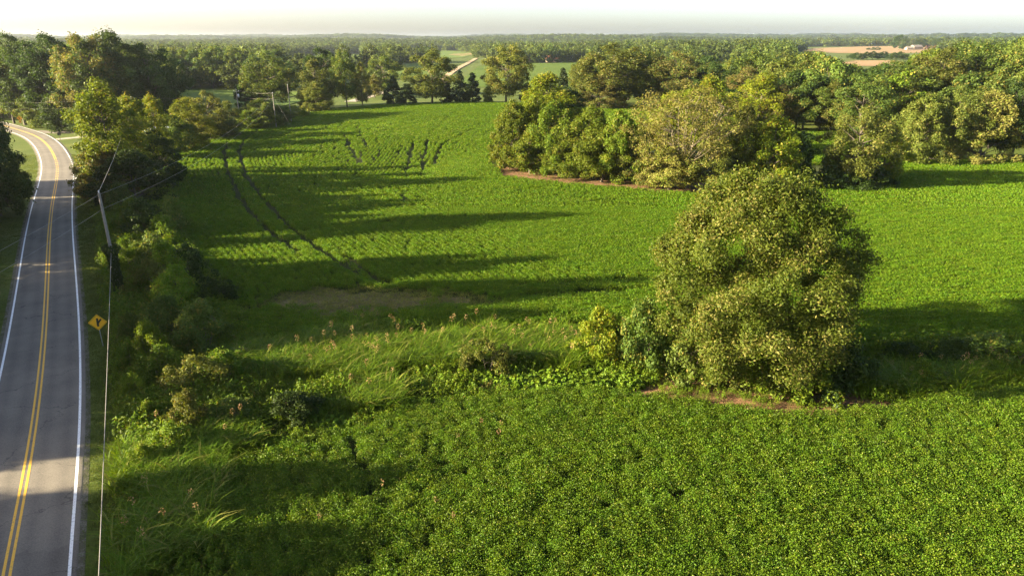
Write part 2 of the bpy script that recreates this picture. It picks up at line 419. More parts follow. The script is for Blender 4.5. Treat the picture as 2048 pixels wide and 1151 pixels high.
# flared white edge at the mouth of the side road
q = smooth_line(PP([(149.5, 363), (151.5, 358), (155, 353), (160, 349.5), (168, 347)]), .4, .6)
ribbon(q, (-.075, .075), (.085, .085), 'edge_line', M_WHITE, road)
branch_road('paved_drive', [(70, 262), (95, 264.5), (130, 265.2), (175, 265), (230, 262)], 1.7, M_ASPH, 'grey drive leading off the far bend below the woods', z=.05)
branch_road('gravel_drive', [(100, 280), (120, 278), (140, 276), (175, 273), (220, 270)], 1.3, M_GRAVEL, 'pale gravel drive across the sunlit lawn', z=.045)

# ------------------------------------------------------------------ fields
MAIN = PP([(500, 668), (482, 612), (455, 575), (410, 525), (365, 470), (335, 420), (320, 365), (320, 325), (345, 302), (420, 273), (500, 257),
           (560, 247), (592, 233), (650, 223), (760, 213), (860, 209.5), (1020, 208), (1150, 213), (1260, 216), (1380, 225), (1500, 245), (1600, 262),
           (1680, 268), (1760, 292), (1800, 318), (1830, 326), (2048, 323), (2500, 323), (2800, 500), (2500, 690), (2048, 690), (1900, 686), (1750, 700),
           (1500, 690), (1300, 660), (1150, 655), (1000, 662), (800, 662), (650, 672), (570, 690)])
ISLAND = PP([(982, 330), (998, 358), (1100, 369), (1200, 379), (1390, 394), (1500, 396), (1620, 390), (1700, 380), (1775, 362), (1800, 342),
             (1740, 318), (1690, 318), (1660, 332), (1590, 332), (1480, 300), (1270, 252), (1130, 262), (1010, 275), (985, 305)])
NEAR = PP([(447, 938), (540, 922), (640, 882), (720, 870), (790, 842), (802, 818), (880, 812), (1000, 805), (1130, 790), (1240, 796), (1310, 808),
           (1400, 824), (1560, 841), (1680, 839), (1770, 828), (1900, 803), (2048, 795), (2500, 790), (2900, 1300), (500, 1400), (470, 1151), (450, 1050)])
sheet('soybean_field', MAIN, M_SOIL, 2.0, .03, 'large rolling soybean field beyond the weedy strip', 'field')
sheet('soybean_field', NEAR, M_SOIL, 1.0, .03, 'near soybean field below the weedy strip', 'field')

_c, _a = P(700, 610)[:2], np.linspace(0, 2 * np.pi, 60, endpoint=False)
_r = 1 + .22 * np.sin(3 * _a + 1) + .15 * np.sin(7 * _a) + .1 * np.sin(13 * _a + 2)
sheet('bare_soil', np.stack([_c[0] + 9 * _r * np.cos(_a), _c[1] + 4.2 * _r * np.sin(_a)], 1), ground_mat('tan_soil', [(.3, (.06, .065, .022)), (.5, (.115, .10, .042)), (.7, (.17, .135, .07))], scale=.5, fine=5, bump=.5), .4, .05, 'patch of thin tan soil in the shaded corner of the large field', 'ground')
# dry leaf litter and straw
sheet('bare_ground', PP([(1262, 758), (1340, 752), (1500, 765), (1700, 780), (1780, 806), (1762, 826), (1680, 838), (1560, 840), (1400, 823), (1310, 805), (1275, 785)]),
      M_DRY, .35, .045, 'bare reddish leaf litter under the big oak', 'ground')
sheet('straw_margin', PP([(982, 330), (998, 358), (1100, 369), (1200, 379), (1390, 394), (1470, 396), (1430, 368), (1300, 355), (1100, 340), (1000, 330)]),
      M_DRY, .6, .06, 'strip of dry straw along the foot of the tree island', 'ground')

# ------------------------------------------------------------------ instancing of uncountable plants
PROTO = bpy.data.collections.new('plant_prototypes')
def proto_set(name, meshes, mats):
    c = bpy.data.collections.new(name)
    for i, me in enumerate(meshes):
        if not me.materials:
            for m in (mats if isinstance(mats, (list, tuple)) else [mats]): me.materials.append(m)
        o = bpy.data.objects.new('%s_%02d' % (name, i), me); c.objects.link(o)
    return c

def scatter(name, pts, rot, scl, idx, coll, label, cat, sclz=None):
    if sclz is None: sclz = scl
    n = len(pts); me = bpy.data.meshes.new(name)
    me.vertices.add(n); me.vertices.foreach_set('co', np.asarray(pts, np.float32).ravel())
    for nm, ty, v in (('rot', 'FLOAT', rot), ('scl', 'FLOAT', scl), ('sclz', 'FLOAT', sclz), ('idx', 'INT', idx)):
        a = me.attributes.new(nm, ty, 'POINT'); a.data.foreach_set('value', np.asarray(v, np.float32 if ty == 'FLOAT' else np.int32))
    me.update()
    o = tag(link(name, me), label, cat, kind='stuff')
    g = bpy.data.node_groups.new(name + '_nodes', 'GeometryNodeTree')
    g.interface.new_socket('Geometry', in_out='INPUT', socket_type='NodeSocketGeometry')
    g.interface.new_socket('Geometry', in_out='OUTPUT', socket_type='NodeSocketGeometry')
    N, L = g.nodes, g.links
    gi = N.new('NodeGroupInput'); go = N.new('NodeGroupOutput')
    ci = N.new('GeometryNodeCollectionInfo'); ci.inputs['Collection'].default_value = coll
    ci.inputs['Separate Children'].default_value = True; ci.inputs['Reset Children'].default_value = True
    ip = N.new('GeometryNodeInstanceOnPoints'); ip.inputs['Pick Instance'].default_value = True
    def na(nm, ty):
        k = N.new('GeometryNodeInputNamedAttribute'); k.data_type = ty; k.inputs['Name'].default_value = nm; return k.outputs['Attribute']
    cx = N.new('ShaderNodeCombineXYZ'); L.new(na('rot', 'FLOAT'), cx.inputs['Z'])
    L.new(gi.outputs[0], ip.inputs['Points']); L.new(ci.outputs[0], ip.inputs['Instance'])
    L.new(na('idx', 'INT'), ip.inputs['Instance Index']); L.new(cx.outputs[0], ip.inputs['Rotation']); sv = N.new('ShaderNodeCombineXYZ'); a_ = na('scl', 'FLOAT'); L.new(a_, sv.inputs[0]); L.new(a_, sv.inputs[1]); L.new(na('sclz', 'FLOAT'), sv.inputs[2]); L.new(sv.outputs[0], ip.inputs['Scale'])
    L.new(ip.outputs[0], go.inputs[0])
    md = o.modifiers.new('scatter', 'NODES'); md.node_group = g
    return o

def soy_mesh(seed, nl, size, rx, ry, h, low=.25, row=True, rnd=.8):
    rs = np.random.RandomState(seed); p = rs.uniform(-1, 1, (nl, 2))
    r2 = p[:, 0] ** 2 if row else np.clip((p ** 2).sum(1) * .6, 0, 1)
    top = h * (1 - .30 * r2) * (1 + .10 * rs.normal(size=nl))
    z = top * (1 - (1 - low) * rs.uniform(0, 1, nl) ** 2.4)
    pos = np.stack([p[:, 0] * rx, p[:, 1] * ry, z], 1)
    nrm = rs.normal(size=(nl, 3)) * rnd + np.array([0, 0, .65]) + np.stack([p[:, 0], p[:, 1] * 0, 0 * z], 1) * .4
    return np_mesh('soybean_plant', leaf_quads(pos, nrm, size * rs.uniform(.75, 1.25, nl), .72, rs), np.arange(nl * 4).reshape(-1, 4), rs.uniform(0, 1, nl))

SOY_NEAR = proto_set('soy_near', [soy_mesh(10 + i, 420, .078, .42, .40, .85, row=False) for i in range(6)], LEAF['soy'])
SOY_MID = proto_set('soy_mid', [soy_mesh(20 + i, 290, .105, .37, .62, .80) for i in range(5)], LEAF['soyfar'])
SOY_FAR = proto_set('soy_far', [soy_mesh(30 + i, 190, .17, .34, 1.05, .80) for i in range(4)], LEAF['soyfar'])
SOY_SICK = proto_set('soy_thin', [soy_mesh(40 + i, 75, .115, .32, .46, .52) for i in range(4)], LEAF['soysick'])

# row directions: rows are level lines of g
LB = smooth_line(PP([(500, 668), (482, 612), (455, 575), (410, 525), (365, 470), (335, 420), (320, 365), (322, 325), (370, 300), (460, 272), (560, 252), (660, 232), (800, 219), (1000, 214)]), 1.0, 9.0)
def dist_line(p, Lq):
    out = np.empty(len(p))
    for a in range(0, len(p), 20000):
        out[a:a + 20000] = np.sqrt(((p[a:a + 20000, None] - Lq[None, ::2]) ** 2).sum(-1)).min(1)
    return out
CPT = P(745, 316)[:2]
ISC = P(1010, 300)[:2]
RWC = P(2300, 250)[:2]
def gfun(p):
    x, y = p[:, 0], p[:, 1]
    gA = dist_line(p, LB)
    gC = x + .25 * (y - CPT[1]) * (x - CPT[0]) / 60
    gB = y - .03 * x + 1.5 * np.sin(x / 40)
    gI = np.hypot((x - ISC[0]), (y - ISC[1]) * .8)
    gR = np.hypot(x - RWC[0], y - RWC[1])
    reg = np.zeros(len(p), int)
    reg[(x > 62) & (y > 98) & (y < 150)] = 4
    A = (gA < 34) & ~((y < 66) & (x > -24)); reg[A] = 1
    C = (((x - CPT[0]) / 16) ** 2 + ((y - CPT[1]) / 22) ** 2 < 1); reg[C] = 2
    I = (gI < 34) & (x < ISC[0] + 2) & (y > P(1000, 350)[1] - 6) & ~C; reg[I] = 3
    up = (y > 160) & ~A & ~I & ~C; reg[up] = 5
    gU = (x * .8 - y * .6)
    return np.choose(reg, [gB, gA, gC, gI, gR, gU]), reg

def rows(poly, sp, along, excl=(), lo=-1e9, hi=1e9):
    """points on row lines inside poly, with row direction"""
    x0, y0 = poly.min(0); x1, y1 = poly.max(0)
    y0 = max(y0, lo); y1 = min(y1, hi)
    st = math.sqrt(sp * along)
    X, Y = np.meshgrid(np.arange(x0, x1, st), np.arange(y0, y1, st))
    p = np.stack([X.ravel(), Y.ravel()], 1) + RS.uniform(-.42, .42, (X.size, 2)) * st
    # keep what the lens, or a step to its side, can see
    p = p[(np.abs(p[:, 0]) < 22 + .84 * p[:, 1])]
    p = p[inside(p, poly)]
    for e in excl: p = p[~inside(p, e)]
    return p

TRAM = []   # wheel tracks
def track(px_list, gauge=None, w=.55):
    q = smooth_line(PP(px_list), .8, 3.0); TRAM.append((q, w))
for a in ([(455, 288), (448, 310), (456, 345), (475, 390), (505, 435), (545, 475), (600, 515)], [(520, 262), (488, 285), (478, 305), (487, 340), (505, 378), (540, 420), (580, 462), (640, 508), (720, 560)],
          [(700, 255), (600, 262), (540, 268), (500, 285)], [(828, 290), (818, 320), (812, 350), (808, 385), (806, 410)], [(858, 285), (845, 320), (846, 350), (846, 385), (845, 412)],
          [(870, 335), (872, 310), (890, 290), (930, 270), (990, 250)], [(645, 232), (655, 240), (664, 250), (655, 258), (640, 262)], [(668, 233), (680, 245), (686, 253), (676, 260)],
          [(930, 218), (900, 235), (868, 268)], [(950, 222), (930, 240)], [(600, 470), (700, 455), (900, 440), (1100, 437)],
          [(690, 520), (740, 555), (790, 590), (760, 570)], [(1010, 580), (1150, 572), (1290, 565)], [(1000, 605), (1150, 592), (1290, 588)], [(1040, 390), (1200, 412), (1360, 425)],
          [(1940, 345), (1944, 360), (1935, 372)], [(1970, 343), (1982, 358), (1975, 372)], [(685, 262), (700, 300), (720, 330)], [(715, 258), (735, 300)]):
    track(a)
TRQ = np.vstack([q for q, w in TRAM])
def near_track(p, w):
    out = np.zeros(len(p), bool)
    for a in range(0, len(p), 8000):
        out[a:a + 8000] = (((p[a:a + 8000, None] - TRQ[None]) ** 2).sum(-1).min(1) < w * w)
    return out

WEEDY = PP([(742, 266), (757, 256), (775, 250), (797, 246), (790, 255), (770, 264), (750, 270)])
BARE = P(690, 608)[:2]; BARE2 = P(860, 605)[:2]; THIN = P(745, 318)[:2]
def put_rows(name, p, sp, coll, k, zmul, label, sc=(.93, 1.07), tracks=True, thin=True):
    g, reg = gfun(p); e = .15
    gx_ = (gfun(p + [e, 0])[0] - g) / e; gy_ = (gfun(p + [0, e])[0] - g) / e
    gl = np.maximum(np.hypot(gx_, gy_), .3)
    gx_ /= gl; gy_ /= gl
    d = (np.round(g / sp) * sp - g) / gl; d = np.clip(d, -sp, sp) * np.choose(reg, [.35, .8, 1., .8, .8, .6]) + RS.normal(size=len(p)) * .04
    if tracks: d = np.where(near_track(p, 1.5), 0, d)
    p = p + np.stack([gx_ * d, gy_ * d], 1)
    rot = np.arctan2(gy_, gx_)            # local X across the row, Y along it
    keep = np.ones(len(p), bool)
    if tracks: keep &= ~near_track(p, .53)
    s = RS.uniform(sc[0], sc[1], len(p)) * (.92 + .16 * noise2(p[:, 0], p[:, 1], 9, 3))
    sick = np.zeros(len(p), bool)
    if thin:
        keep &= ~inside(p, WEEDY)
        b = np.exp(-(((p[:, 0] - BARE[0]) / 9) ** 2 + ((p[:, 1] - BARE[1]) / 4.2) ** 2)) + .75 * np.exp(-(((p[:, 0] - BARE2[0]) / 8) ** 2 + ((p[:, 1] - BARE2[1]) / 2.2) ** 2))
        b = b * (1 + .9 * (noise2(p[:, 0], p[:, 1], 2.2, 5) - .5)); u_ = RS.uniform(size=len(p))
        sick = b > .18 + .55 * u_; keep &= ~(sick & (RS.uniform(size=len(p)) < b * .05)); s = s * (1 - .22 * np.clip(b, 0, 1))
        c = np.exp(-(((p[:, 0] - THIN[0]) / 15) ** 2 + ((p[:, 1] - THIN[1]) / 13) ** 2)); s *= 1 - .33 * c
        rowg = reg == 1; s[rowg] *= .93
    rot = rot + RS.randint(0, 2, len(p)) * math.pi + RS.normal(size=len(p)) * .1
    for m, c_, nm, lb in ((keep & ~sick, coll, name, label), (keep & sick, SOY_SICK, 'stunted_soybean_plants', 'thin yellowing soybean plants on the bare patch in the field')):
        if m.sum() < 5: continue
        q = p[m]; kk = len(c_.objects)
        scatter(nm, np.stack([q[:, 0], q[:, 1], H(q[:, 0], q[:, 1]) + .02], 1), rot[m], s[m], RS.randint(0, kk, m.sum()), c_, lb, 'crop')

pn = rows(NEAR, .6, .42)
# the near field: rows swing from diagonal at its corner to level along the bottom edge
def put_near(p):
    g = (p[:, 1] + .02 * p[:, 0]); sp = .76
    corner = p[:, 0] < 0
    t = sstep(8, -10, p[:, 0]); ang = math.radians(90) - t * math.radians(62)
    g = p[:, 0] * np.cos(ang) + p[:, 1] * np.sin(ang)
    d = np.where(corner, (np.round(g / sp) * sp - g) * .75, (np.round(g / sp) * sp - g) * .72)
    p = p + np.stack([np.cos(ang) * d, np.sin(ang) * d], 1)
    keep = np.ones(len(p), bool)
    for a in ([(690, 880), (712, 915), (735, 965), (752, 1015)], [(600, 890), (640, 905), (662, 925)]):
        q = smooth_line(PP(a), .5, 1); keep &= (((p[:, None] - q[None]) ** 2).sum(-1).min(1) > .3 ** 2)
    keep &= noise2(p[:, 0], p[:, 1], 1.1, 8) < .93
    p = p[keep]; s = RS.uniform(.88, 1.12, len(p)) * (.90 + .20 * noise2(p[:, 0], p[:, 1], 2.6, 2))
    scatter('soybean_plants', np.stack([p[:, 0], p[:, 1], H(p[:, 0], p[:, 1]) + .02], 1), RS.uniform(0, 6.28, len(p)), s, RS.randint(0, 6, len(p)), SOY_NEAR,
            'leafy soybean plants covering the near field', 'crop')
put_near(pn)
p1 = rows(MAIN, .76, .55, (ISLAND,), hi=98); put_rows('soybean_plants', p1, .76, SOY_MID, 5, 1, 'leafy soybean plants on the nearer slope of the large field')
p2 = rows(MAIN, .76, 1.15, (ISLAND,), lo=98); put_rows('soybean_plants', p2, .76, SOY_FAR, 4, 1, 'rows of soybean plants on the far slope of the large field')
print('soy', len(pn), len(p1), len(p2))

# ------------------------------------------------------------------ trees
def env(kind, u):
    if kind == 'round': return np.sqrt(np.clip(1 - (2 * u - .92) ** 2 / 1.17, 0, 1))
    if kind == 'hero': return np.interp(u, [0, .12, .3, .5, .65, .8, .9, 1], [.62, .85, 1, 1, .93, .74, .55, .3])
    if kind == 'oval': return np.sqrt(np.clip(1 - (2 * u - .8) ** 2 / 1.45, 0, 1)) ** 1.1
    if kind == 'cone': return np.clip(1 - u, 0, 1) ** .75 * np.clip(.55 + 3 * u, 0, 1) + .03
    if kind == 'vase': return np.clip(.35 + 1.1 * u, 0, 1) * np.sqrt(np.clip(1 - np.clip(u - .55, 0, 1) ** 2 / .203, 0, 1))
    return np.sqrt(np.clip(1 - (u - .02) ** 2 / .97, 0, 1))            # dome, to the ground

def tree_meshes(name, seed, kind, Ht, R, zb, nc, per, leaf, rc=(.17, .27), stems=1, limbs=.6, lobes=.25, up=.35, aspect=.62, droop=0., trunk_r=None, shell=(.55, 1.0), fan=False):
    """trunk with limbs, crown of leaf clumps spread through an uneven envelope"""
    rs = np.random.RandomState(seed)
    u = rs.uniform(0, 1, nc * 3); w = env(kind, u); u = u[rs.uniform(0, 1, nc * 3) < w * .85 + .15][:nc]; nc = len(u)
    th = rs.uniform(0, 2 * np.pi, nc); ph = rs.uniform(0, 6.28, 6)
    lob = 1 + lobes * (.5 * np.sin(2 * th + ph[0]) + .5 * np.sin(3 * th + ph[1] + 4 * u) + .5 * np.sin(5 * th + ph[2] - 7 * u)) * .8
    fr = rs.uniform(shell[0] ** 2, shell[1] ** 2, nc) ** .5
    if kind == 'hero': inner = rs.uniform(size=nc) < .24; fr[inner] = rs.uniform(.1, .66, inner.sum())
    r = R * env(kind, u) * lob * fr
    rcl = R * rs.uniform(rc[0], rc[1], nc)
    r = np.maximum(r - rcl * .5, 0)
    C = np.stack([r * np.cos(th), r * np.sin(th), zb + (Ht - zb) * (u * .93 + .04)], 1)
    C[:, 2] -= droop * (r / R) ** 2
    # leaves
    tot = nc * per; ci = np.repeat(np.arange(nc), per)
    out = unit(C - np.array([0, 0, zb + (Ht - zb) * .35]))
    d = unit(rs.normal(size=(tot, 3)) + out[ci] * .75 + np.array([0, 0, .25]))
    pos = C[ci] + d * (rcl[ci] * rs.uniform(.35, 1.08, tot) ** .6)[:, None] * np.array([1, 1, .82]) + rs.normal(size=(tot, 3)) * (R * .018)
    # ragged sprays: some leaves strung outwards from their clump
    sp = rs.uniform(size=tot) < .12
    pos[sp] += out[ci[sp]] * (rcl[ci[sp]] * rs.uniform(.1, .7, sp.sum()))[:, None]
    pos[:, 2] = np.maximum(pos[:, 2], .15)
    nrm = d * .7 + rs.normal(size=(tot, 3)) * .6 + np.array([0, 0, up])
    ctint = rs.uniform(-.22, .22, nc)
    tint = np.clip(rs.uniform(0, 1, tot) * .8 + .1 + ctint[ci], 0, 1); tint[rs.uniform(size=tot) < .03] = 1
    crown = np_mesh(name + '_crown', leaf_quads(pos, nrm, leaf * rs.uniform(.7, 1.3, tot), aspect, rs), np.arange(tot * 4).reshape(-1, 4), tint)
    # trunk and limbs
    T = Tubes(); tr = trunk_r or Ht * .017
    bases = []
    for k in range(stems):
        a = rs.uniform(0, 6.28); lean = (0 if stems == 1 else R * (rs.uniform(.15, .62) if fan else .35)); a = k * 6.283 / stems + rs.uniform(-.3, .3) if fan else a
        top = np.array([math.cos(a) * lean, math.sin(a) * lean, zb + (Ht - zb) * (.8 if fan else .40 if kind == 'hero' else .62)]); b0 = np.array([math.cos(a), math.sin(a), 0]) * (0 if stems == 1 else tr * 1.4)
        mid = (b0 + top) / 2 + rs.normal(size=3) * np.array([.02, .02, 0]) * Ht
        ts = np.linspace(0, 1, 7)[:, None]
        pts = (1 - ts) ** 2 * b0 + 2 * ts * (1 - ts) * mid + ts ** 2 * top
        sc_ = 1 if stems == 1 else .72
        T.add(np.vstack([pts[:1] - [0, 0, .3], pts]), np.r_[tr * 1.45, tr * 1.3, tr * np.linspace(1, .3, 7)[1:]] * sc_, 7)
        bases.append(pts)
    for i in rs.permutation(nc)[:int(nc * limbs)]:
        c = C[i]; bp_ = bases[rs.randint(len(bases))] if not fan else min(bases, key=lambda b_: np.hypot(b_[-1][0] - c[0], b_[-1][1] - c[1]) + rs.uniform(0, 1.5))
        j = min(6, max(1, int(np.searchsorted(bp_[:, 2], max(c[2] - (.8 * np.hypot(c[0] - bp_[-1][0], c[1] - bp_[-1][1]) + .12 * Ht if fan else .45 * np.hypot(c[0], c[1]) + .1 * Ht), zb * .7)))))
        a = bp_[j]; m = (a + c) / 2 + np.array([0, 0, -.06 * np.linalg.norm(c - a)]) + rs.normal(size=3) * .03 * R
        ts = np.linspace(0, 1, 5)[:, None]; pts = (1 - ts) ** 2 * a + 2 * ts * (1 - ts) * m + ts ** 2 * c
        T.add(pts, tr * np.linspace(.38, .07, 5), 4)
    return T.mesh(name + '_trunk'), crown, Ht, R

PT = {}
def proto(key, *a, **k):
    PT.setdefault(key, []).append(tree_meshes(key, *a, **k))
# mid-distance trees: unit about 15 m high
for s in range(3): proto('broad', 100 + s, 'round', 15, 6.2, 2.6, 95, 250, .33, rc=(.14, .24))
for s in range(2): proto('oval', 110 + s, 'oval', 15, 4.6, 1.8, 95, 230, .30, rc=(.18, .30), shell=(.4, 1.0))
for s in range(2): proto('full', 120 + s, 'dome', 13, 5.6, .4, 105, 250, .33, rc=(.14, .24))
for s in range(2): proto('young', 130 + s, 'oval', 9, 3.6, .9, 75, 190, .27, rc=(.18, .30), lobes=.35, shell=(.4, 1.0))
proto('cedar', 140, 'cone', 10, 2.9, .6, 80, 110, .32, rc=(.16, .26), lobes=.12, up=.1, limbs=.2)
for s in range(3): proto('bush', 150 + s, 'dome', 3.6, 2.6, .05, 46, 150, .20, rc=(.18, .3), stems=4, trunk_r=.05, lobes=.4)
for s in range(2): proto('sapling', 160 + s, 'oval', 4.2, 1.5, .5, 34, 90, .20, rc=(.2, .34), trunk_r=.05, lobes=.4)
for s in range(4): proto('fartree', 170 + s, 'round', 15, 6.6, 2.2, 64, 120, .55, rc=(.16, .27), limbs=.25)
proto('halfbare', 190, 'vase', 15, 7.0, 1.0, 200, 95, .24, rc=(.09, .16), stems=9, limbs=.8, trunk_r=.14, lobes=.2, shell=(.4, 1.0), fan=True)
HERO = tree_meshes('oak', 209, 'hero', 15.6, 7.9, .9, 270, 600, .20, rc=(.10, .185), limbs=.0, trunk_r=.34, lobes=.12, aspect=.5, up=.2, shell=(.66, 1.0))

NTREE = 0
ANCH = []
def plant(name, base, Hm, Rm, key, mat, label, cat='tree', group=None, rz=None, bark=None, var=None, parts=('trunk', 'crown')):
    global NTREE
    L = PT[key]; tm, cm, h0, r0 = L[(NTREE if var is None else var) % len(L)]; NTREE += 1
    e = empty(name, base, RS.uniform(0, 6.28) if rz is None else rz, (Rm / r0, Rm / r0, Hm / h0))
    tag(e, label, cat, group)
    for nm, me, m in ((parts[0], tm, bark or BARK), (parts[1], cm, LEAF[mat])):
        if not me.materials: me.materials.append(m)
        o = bpy.data.objects.new(nm, me); COL.objects.link(o); o.parent = e
        o.material_slots[0].link = 'OBJECT'; o.material_slots[0].material = m
    return e

def T(x, yb, yt, w, key, mat, label, name='tree', cat='tree', group=None, **k):
    """a tree whose foot is at photo row yb, top at row yt, crown w pixels wide around column x"""
    b = P(x, yb); ym = (yb + yt) / 2
    dx, fy, dz = ray(x, ym); t = b[1] / fy; X = dx * t
    dx2, fy2, dz2 = ray(x, yt); z = CAMZ + dz2 * b[1] / fy2
    g = float(H(X, b[1]))
    if cat == 'tree' and not group: ANCH.append((X, b[1], label))
    return plant(name, (X, b[1], g), max(z - g, .8), w / F * t / 2 * 1.14, key, mat, label, cat, group, **k)

# the big oak
hb = P(1486, 748)
e = tag(empty('oak_tree', hb, 2.5), 'massive rounded oak with pale green crown standing alone between the fields', 'tree')
hz = (CAMZ + ray(1530, 345)[2] * hb[1] / ray(1530, 345)[1] - hb[2]) / HERO[2]
e.scale = (1.0, 1.0, hz)
link('trunk', HERO[0], e, BARK); link('crown', HERO[1], e, LEAF['hero'])

# tree island in the field
T(1025, 337, 203, 92, 'full', 'isle', 'rounded green tree at the tip of the tree island, above the straw', var=0)
T(1092, 300, 151, 118, 'oval', 'yellow', 'tallest yellow-green tree rising from the rear of the tree island')
T(1130, 290, 178, 90, 'oval', 'dark', 'dark green tree tucked behind the tallest tree of the island')
T(1112, 348, 205, 112, 'full', 'isle', 'leafy tree in the island front row, beside its rounded tip tree', var=1)
T(1178, 356, 216, 108, 'full', 'isle', 'dense green tree in the middle of the island front row')
T(1238, 363, 224, 100, 'full', 'isle', 'yellow-green tree in the island front row, two before the half-bare tree')
T(1282, 367, 252, 78, 'young', 'olive', 'short olive tree close against the half-bare tree')
T(1060, 347, 262, 80, 'young', 'isle', 'low green tree at the front foot of the island')
T(1140, 357, 275, 90, 'young', 'isle', 'low dark leafy tree in front of the island middle')
T(1372, 376, 172, 214, 'halfbare', 'pale', 'pale half-bare tree with many stems and sparse yellowing leaves', bark=PALEBARK)
T(1340, 380, 300, 100, 'young', 'pale', 'small pale leafy tree at the foot of the half-bare tree')
T(1430, 382, 285, 100, 'young', 'olive', 'olive sapling thicket tree beside the half-bare tree stems')
T(1300, 372, 310, 80, 'young', 'rust', 'brownish low tree between the front row and the half-bare tree')
T(1412, 318, 156, 105, 'oval', 'yellow', 'bright yellow-green tree rising behind the half-bare tree')
T(1345, 310, 188, 100, 'oval', 'yellow', 'yellow-green tree peeping over the half-bare tree')
T(1545, 378, 236, 112, 'young', 'yellow', 'bright yellow-green young tree standing behind the big oak')
T(1600, 378, 268, 62, 'young', 'dark', 'slim dark tree beside the bright young tree behind the oak')
T(1490, 372, 215, 80, 'oval', 'olive', 'thin olive tree with bare twigs next to the half-bare tree')
T(1716, 376, 220, 132, 'broad', 'olive', 'olive round tree in the clump at the field corner')
T(1772, 368, 252, 84, 'oval', 'yellow', 'yellow-tipped ragged tree at the outer end of the corner clump')
T(1660, 374, 308, 80, 'bush', 'dark', 'dark brambly shrub at the foot of the corner clump', 'shrub', 'shrub')
T(1745, 380, 330, 100, 'bush', 'dark', 'dark low shrub under the olive tree of the corner clump', 'shrub', 'shrub')
T(1690, 382, 345, 70, 'bush', 'dark', 'small dark shrub in front of the corner clump', 'shrub', 'shrub')

T(1205, 364, 262, 90, 'young', 'isle', 'low leafy tree filling the island front between two taller crowns')
T(1075, 330, 190, 90, 'full', 'yellow', 'lit leafy tree behind the island tip tree')
# front row of the wood on the far side of the field, and trees just behind
T(1846, 326, 190, 112, 'full', 'olive', 'olive tree opening the front row of the east wood')
T(1912, 326, 178, 92, 'broad', 'olive', 'grey-green tree second in the front row of the east wood')
T(1972, 326, 183, 120, 'full', 'pale', 'pale silvery-olive tree third in the front row of the east wood')
T(2040, 325, 160, 110, 'broad', 'dark', 'dark green tree closing the front row of the east wood')
T(2120, 325, 150, 130, 'broad', 'green', 'green tree of the front row just past the frame of the east wood')
T(1522, 264, 150, 92, 'oval', 'yellow', 'vivid yellow-green tree at the corner of the east wood')
T(1563, 266, 172, 64, 'oval', 'rust', 'brownish narrow tree beside the vivid yellow-green corner tree')
T(1612, 265, 160, 100, 'broad', 'green', 'green tree above the shaded field gap of the east wood')
T(1668, 268, 168, 90, 'broad', 'olive', 'olive tree above the shaded field gap of the east wood')
T(1725, 285, 150, 120, 'broad', 'green', 'broad green tree behind the corner clump')
T(1600, 238, 108, 150, 'broad', 'olive', 'great olive-brown crown standing over the east wood edge')
T(1500, 240, 138, 110, 'broad', 'rust', 'rusty brown rounded tree behind the vivid yellow-green corner tree')
T(1800, 270, 134, 140, 'broad', 'green', 'wide green crown in the middle of the east wood')
T(1915, 250, 87, 120, 'broad', 'green', 'tall green tree topping the rise of the east wood')
T(1872, 262, 102, 120, 'broad', 'olive', 'broad olive crown behind the front row of the east wood')
T(1960, 255, 88, 140, 'broad', 'green', 'tall green crown high in the east wood')
T(2040, 262, 74, 140, 'broad', 'green', 'highest green tree of the east wood against the sky')

# row along the crest behind the field
T(862, 210, 103, 95, 'broad', 'olive', 'round-crowned olive oak standing on the field crest')
T(812, 212, 168, 44, 'cedar', 'cedar', 'small dark cedar on the crest beside the round-crowned oak')
T(786, 212, 152, 44, 'cedar', 'cedar', 'dark cedar by the lane opening on the crest')
T(920, 208, 142, 40, 'cedar', 'cedar', 'dark pointed cedar between the two big crest oaks')
T(945, 208, 146, 40, 'cedar', 'cedar', 'second dark cedar between the two big crest oaks')
T(894, 208, 160, 36, 'cedar', 'cedar', 'low cedar at the foot of the round-crowned crest oak')
T(976, 208, 174, 24, 'young', 'green', 'small light green sapling on the crest')
T(1012, 208, 91, 98, 'broad', 'olive', 'tall olive oak on the crest with a green fork trunk')
T(1055, 208, 165, 40, 'cedar', 'dark', 'dark shrubby tree at the foot of the tall crest oak')
T(1125, 212, 136, 40, 'cedar', 'cedar', 'pointed cedar above the tree island')
T(1165, 214, 120, 60, 'oval', 'olive', 'slim olive tree joined to the widest crest oak')
T(1228, 217, 91, 140, 'broad', 'olive', 'widest olive oak on the crest, above the island')
T(1200, 218, 150, 90, 'full', 'rust', 'low brownish tree beneath the widest crest oak')
T(1290, 218, 105, 80, 'broad', 'green', 'green tree shouldering the widest crest oak')
T(1352, 222, 106, 110, 'broad', 'rust', 'brown-tinged broad tree at the end of the crest row')
T(1420, 228, 128, 90, 'broad', 'dark', 'dark tree by the green gap past the crest row')
T(1460, 238, 165, 60, 'oval', 'dark', 'dark narrow tree below the green gap')

